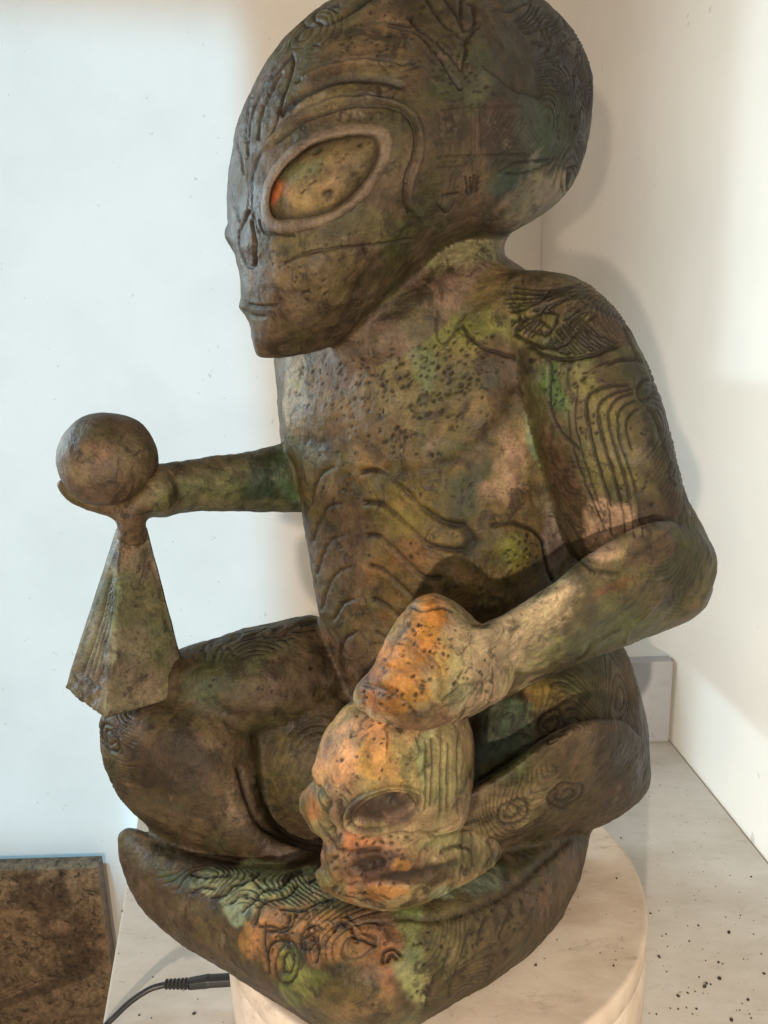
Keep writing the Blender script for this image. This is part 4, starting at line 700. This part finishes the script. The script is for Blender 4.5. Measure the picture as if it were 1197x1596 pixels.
for x, y in ((168, 968), (164, 1002), (160, 1040)): rp.stroke([(x, y), (x - 3, y + 10), (x + 2, y + 16)], 3, 3, .6)
rp.hatch((120, 1050), (152, 1075), (128, 1036), (158, 1060), 3, 2.4, 3, .5); rp.pits([(190, 900), (240, 920), (280, 1060), (180, 1090)], 26, 1.3, 2.4, 2); rp.stroke([(230, 860), (250, 920), (262, 980)], 5, 1.5, .15)
hh, dd = rp.sample(u, v); view = CAM - P; fr = (Nn * view).sum(1) > 0
edge = np.clip((v - 1040) / 60, 0, 1) * np.clip((175 - u) / 20, 0, 1)
P2 = P + Nn * ((hh * fr * .9 + fbm(P * 40, 3) * .7 + edge * 4.5 * fbm(P * 110 + 3, 2)) * PX)[:, None]
put_co(me, P2); C = blobs(u, v, P, (88, 80, 60), [(225, 930, 50, 80, 0, (92, 76, 62), .7), (230, 1060, 60, 40, 0, (98, 82, 66), .7), (168, 990, 7, 130, .1, (122, 124, 104), .9), (150, 1000, 30, 70, .3, (104, 98, 78), .7), (205, 860, 20, 30, 0, (110, 88, 66), .7), (140, 1070, 30, 24, 0, (110, 92, 74), .7)])
put_col(me, C, dd * fr * .9); link('pyramid', me, BRONZE, statue)

# ------------------------------------------------------------------ dark carved slab standing left of the table
yf = 1.86; Afr = at(151, 1353, yf); zt = Afr[2]; Abk = onz(159, 1334, zt)
rel = Relief2 = None
def slab():
    xr, xl = Afr[0], Afr[0] - .95; nx, nz = 150, 150; zb = zt - .5 * (zt - ZF)
    X, Zz = np.meshgrid(np.linspace(xl, xr, nx), np.linspace(zb, zt, nz), indexing='ij')
    P = np.stack([X.ravel(), np.full(X.size, yf), Zz.ravel()], 1); u, v = uv_of(P); rp = Relief()
    for x in (128, 96, 62, 30): rp.stroke([(x - 10, 1368), (x, 1384), (x + 9, 1368)], 2.4, 4, .6, False); rp.stroke([(x, 1384), (x, 1404)], 2.4, 4, .6, False)
    for (x, y) in ((75, 1462), (10, 1465)):
        for a_ in np.arange(-1.2, 1.3, .4): rp.stroke([(x + 12 * math.sin(a_), y + 8), (x + 60 * math.sin(a_), y + 90 * math.cos(a_ * .8))], 2.6, 3.5, .4)
    rp.stroke([(0, 1432), (60, 1434), (150, 1428)], 2.4, 3, .4); rp.stroke([(0, 1450), (70, 1462), (150, 1452)], 2.4, 3, .4); rp.stroke([(150, 1500), (140, 1540), (156, 1590)], 3, 3.5, .5); rp.stroke([(20, 1500), (60, 1470), (100, 1500), (60, 1570), (20, 1500)], 2.6, 3, .4)
    hh, dd = rp.sample(u, v); e = np.zeros((nx, nz)); e[0] = e[-1] = 1; e[:, 0] = e[:, -1] = 1; e = e.ravel()
    P[:, 1] -= (hh * PX * .8 + fbm(P * 40, 3) * .0011 + fbm(P * 130, 2) * .0005) * (1 - e)
    C = blobs(u, v, P, (132, 108, 82), [(120, 1500, 40, 100, 0, (72, 54, 40), .7), (60, 1400, 60, 40, 0, (78, 58, 44), .7), (100, 1450, 60, 20, 0, (98, 78, 60), .6), (30, 1560, 60, 50, 0, (92, 72, 54), .6)]); C = C * (1 - .5 * dd[:, None]) + DARKC * .5 * dd[:, None]
    F = [(i * nz + j, (i + 1) * nz + j, (i + 1) * nz + j + 1, i * nz + j + 1) for i in range(nx - 1) for j in range(nz - 1)]
    V_ = P.tolist(); C = C.tolist(); yb = Abk[1]; base = lin((104, 84, 66)).tolist(); n0 = len(V_)
    b4 = [(xl, yb, ZF), (Abk[0], yb, ZF), (Abk[0], yb, zt), (xl, yb, zt), (xl, yf, ZF), (xr, yf, ZF)]
    V_ += [list(p) for p in b4]; C += [base] * 6; B0, B1, B2, B3, B4, B5 = range(n0, n0 + 6)
    top = [i * nz + nz - 1 for i in range(nx)]; bot = [i * nz for i in range(nx)]; lft = list(range(nz)); rgt = [(nx - 1) * nz + j for j in range(nz)]
    F += [tuple(top + [B2, B3]), tuple(rgt[::-1] + [B5, B1, B2])[::1], tuple(bot + [B5, B4]), tuple(lft + [B3, B0, B4]), (B0, B1, B2, B3), (B4, B5, B1, B0)]
    me = mesh('carved_slab', V_, F, False); bm = bmesh.new(); bm.from_mesh(me); bmesh.ops.recalc_face_normals(bm, faces=bm.faces); bm.to_mesh(me); bm.free()
    put_col(me, np.array(C)); return me
o = link('carved_slab', slab(), SLABM); tag(o, 'dark brown carved bronze slab left of the table at the photo corner', 'slab')
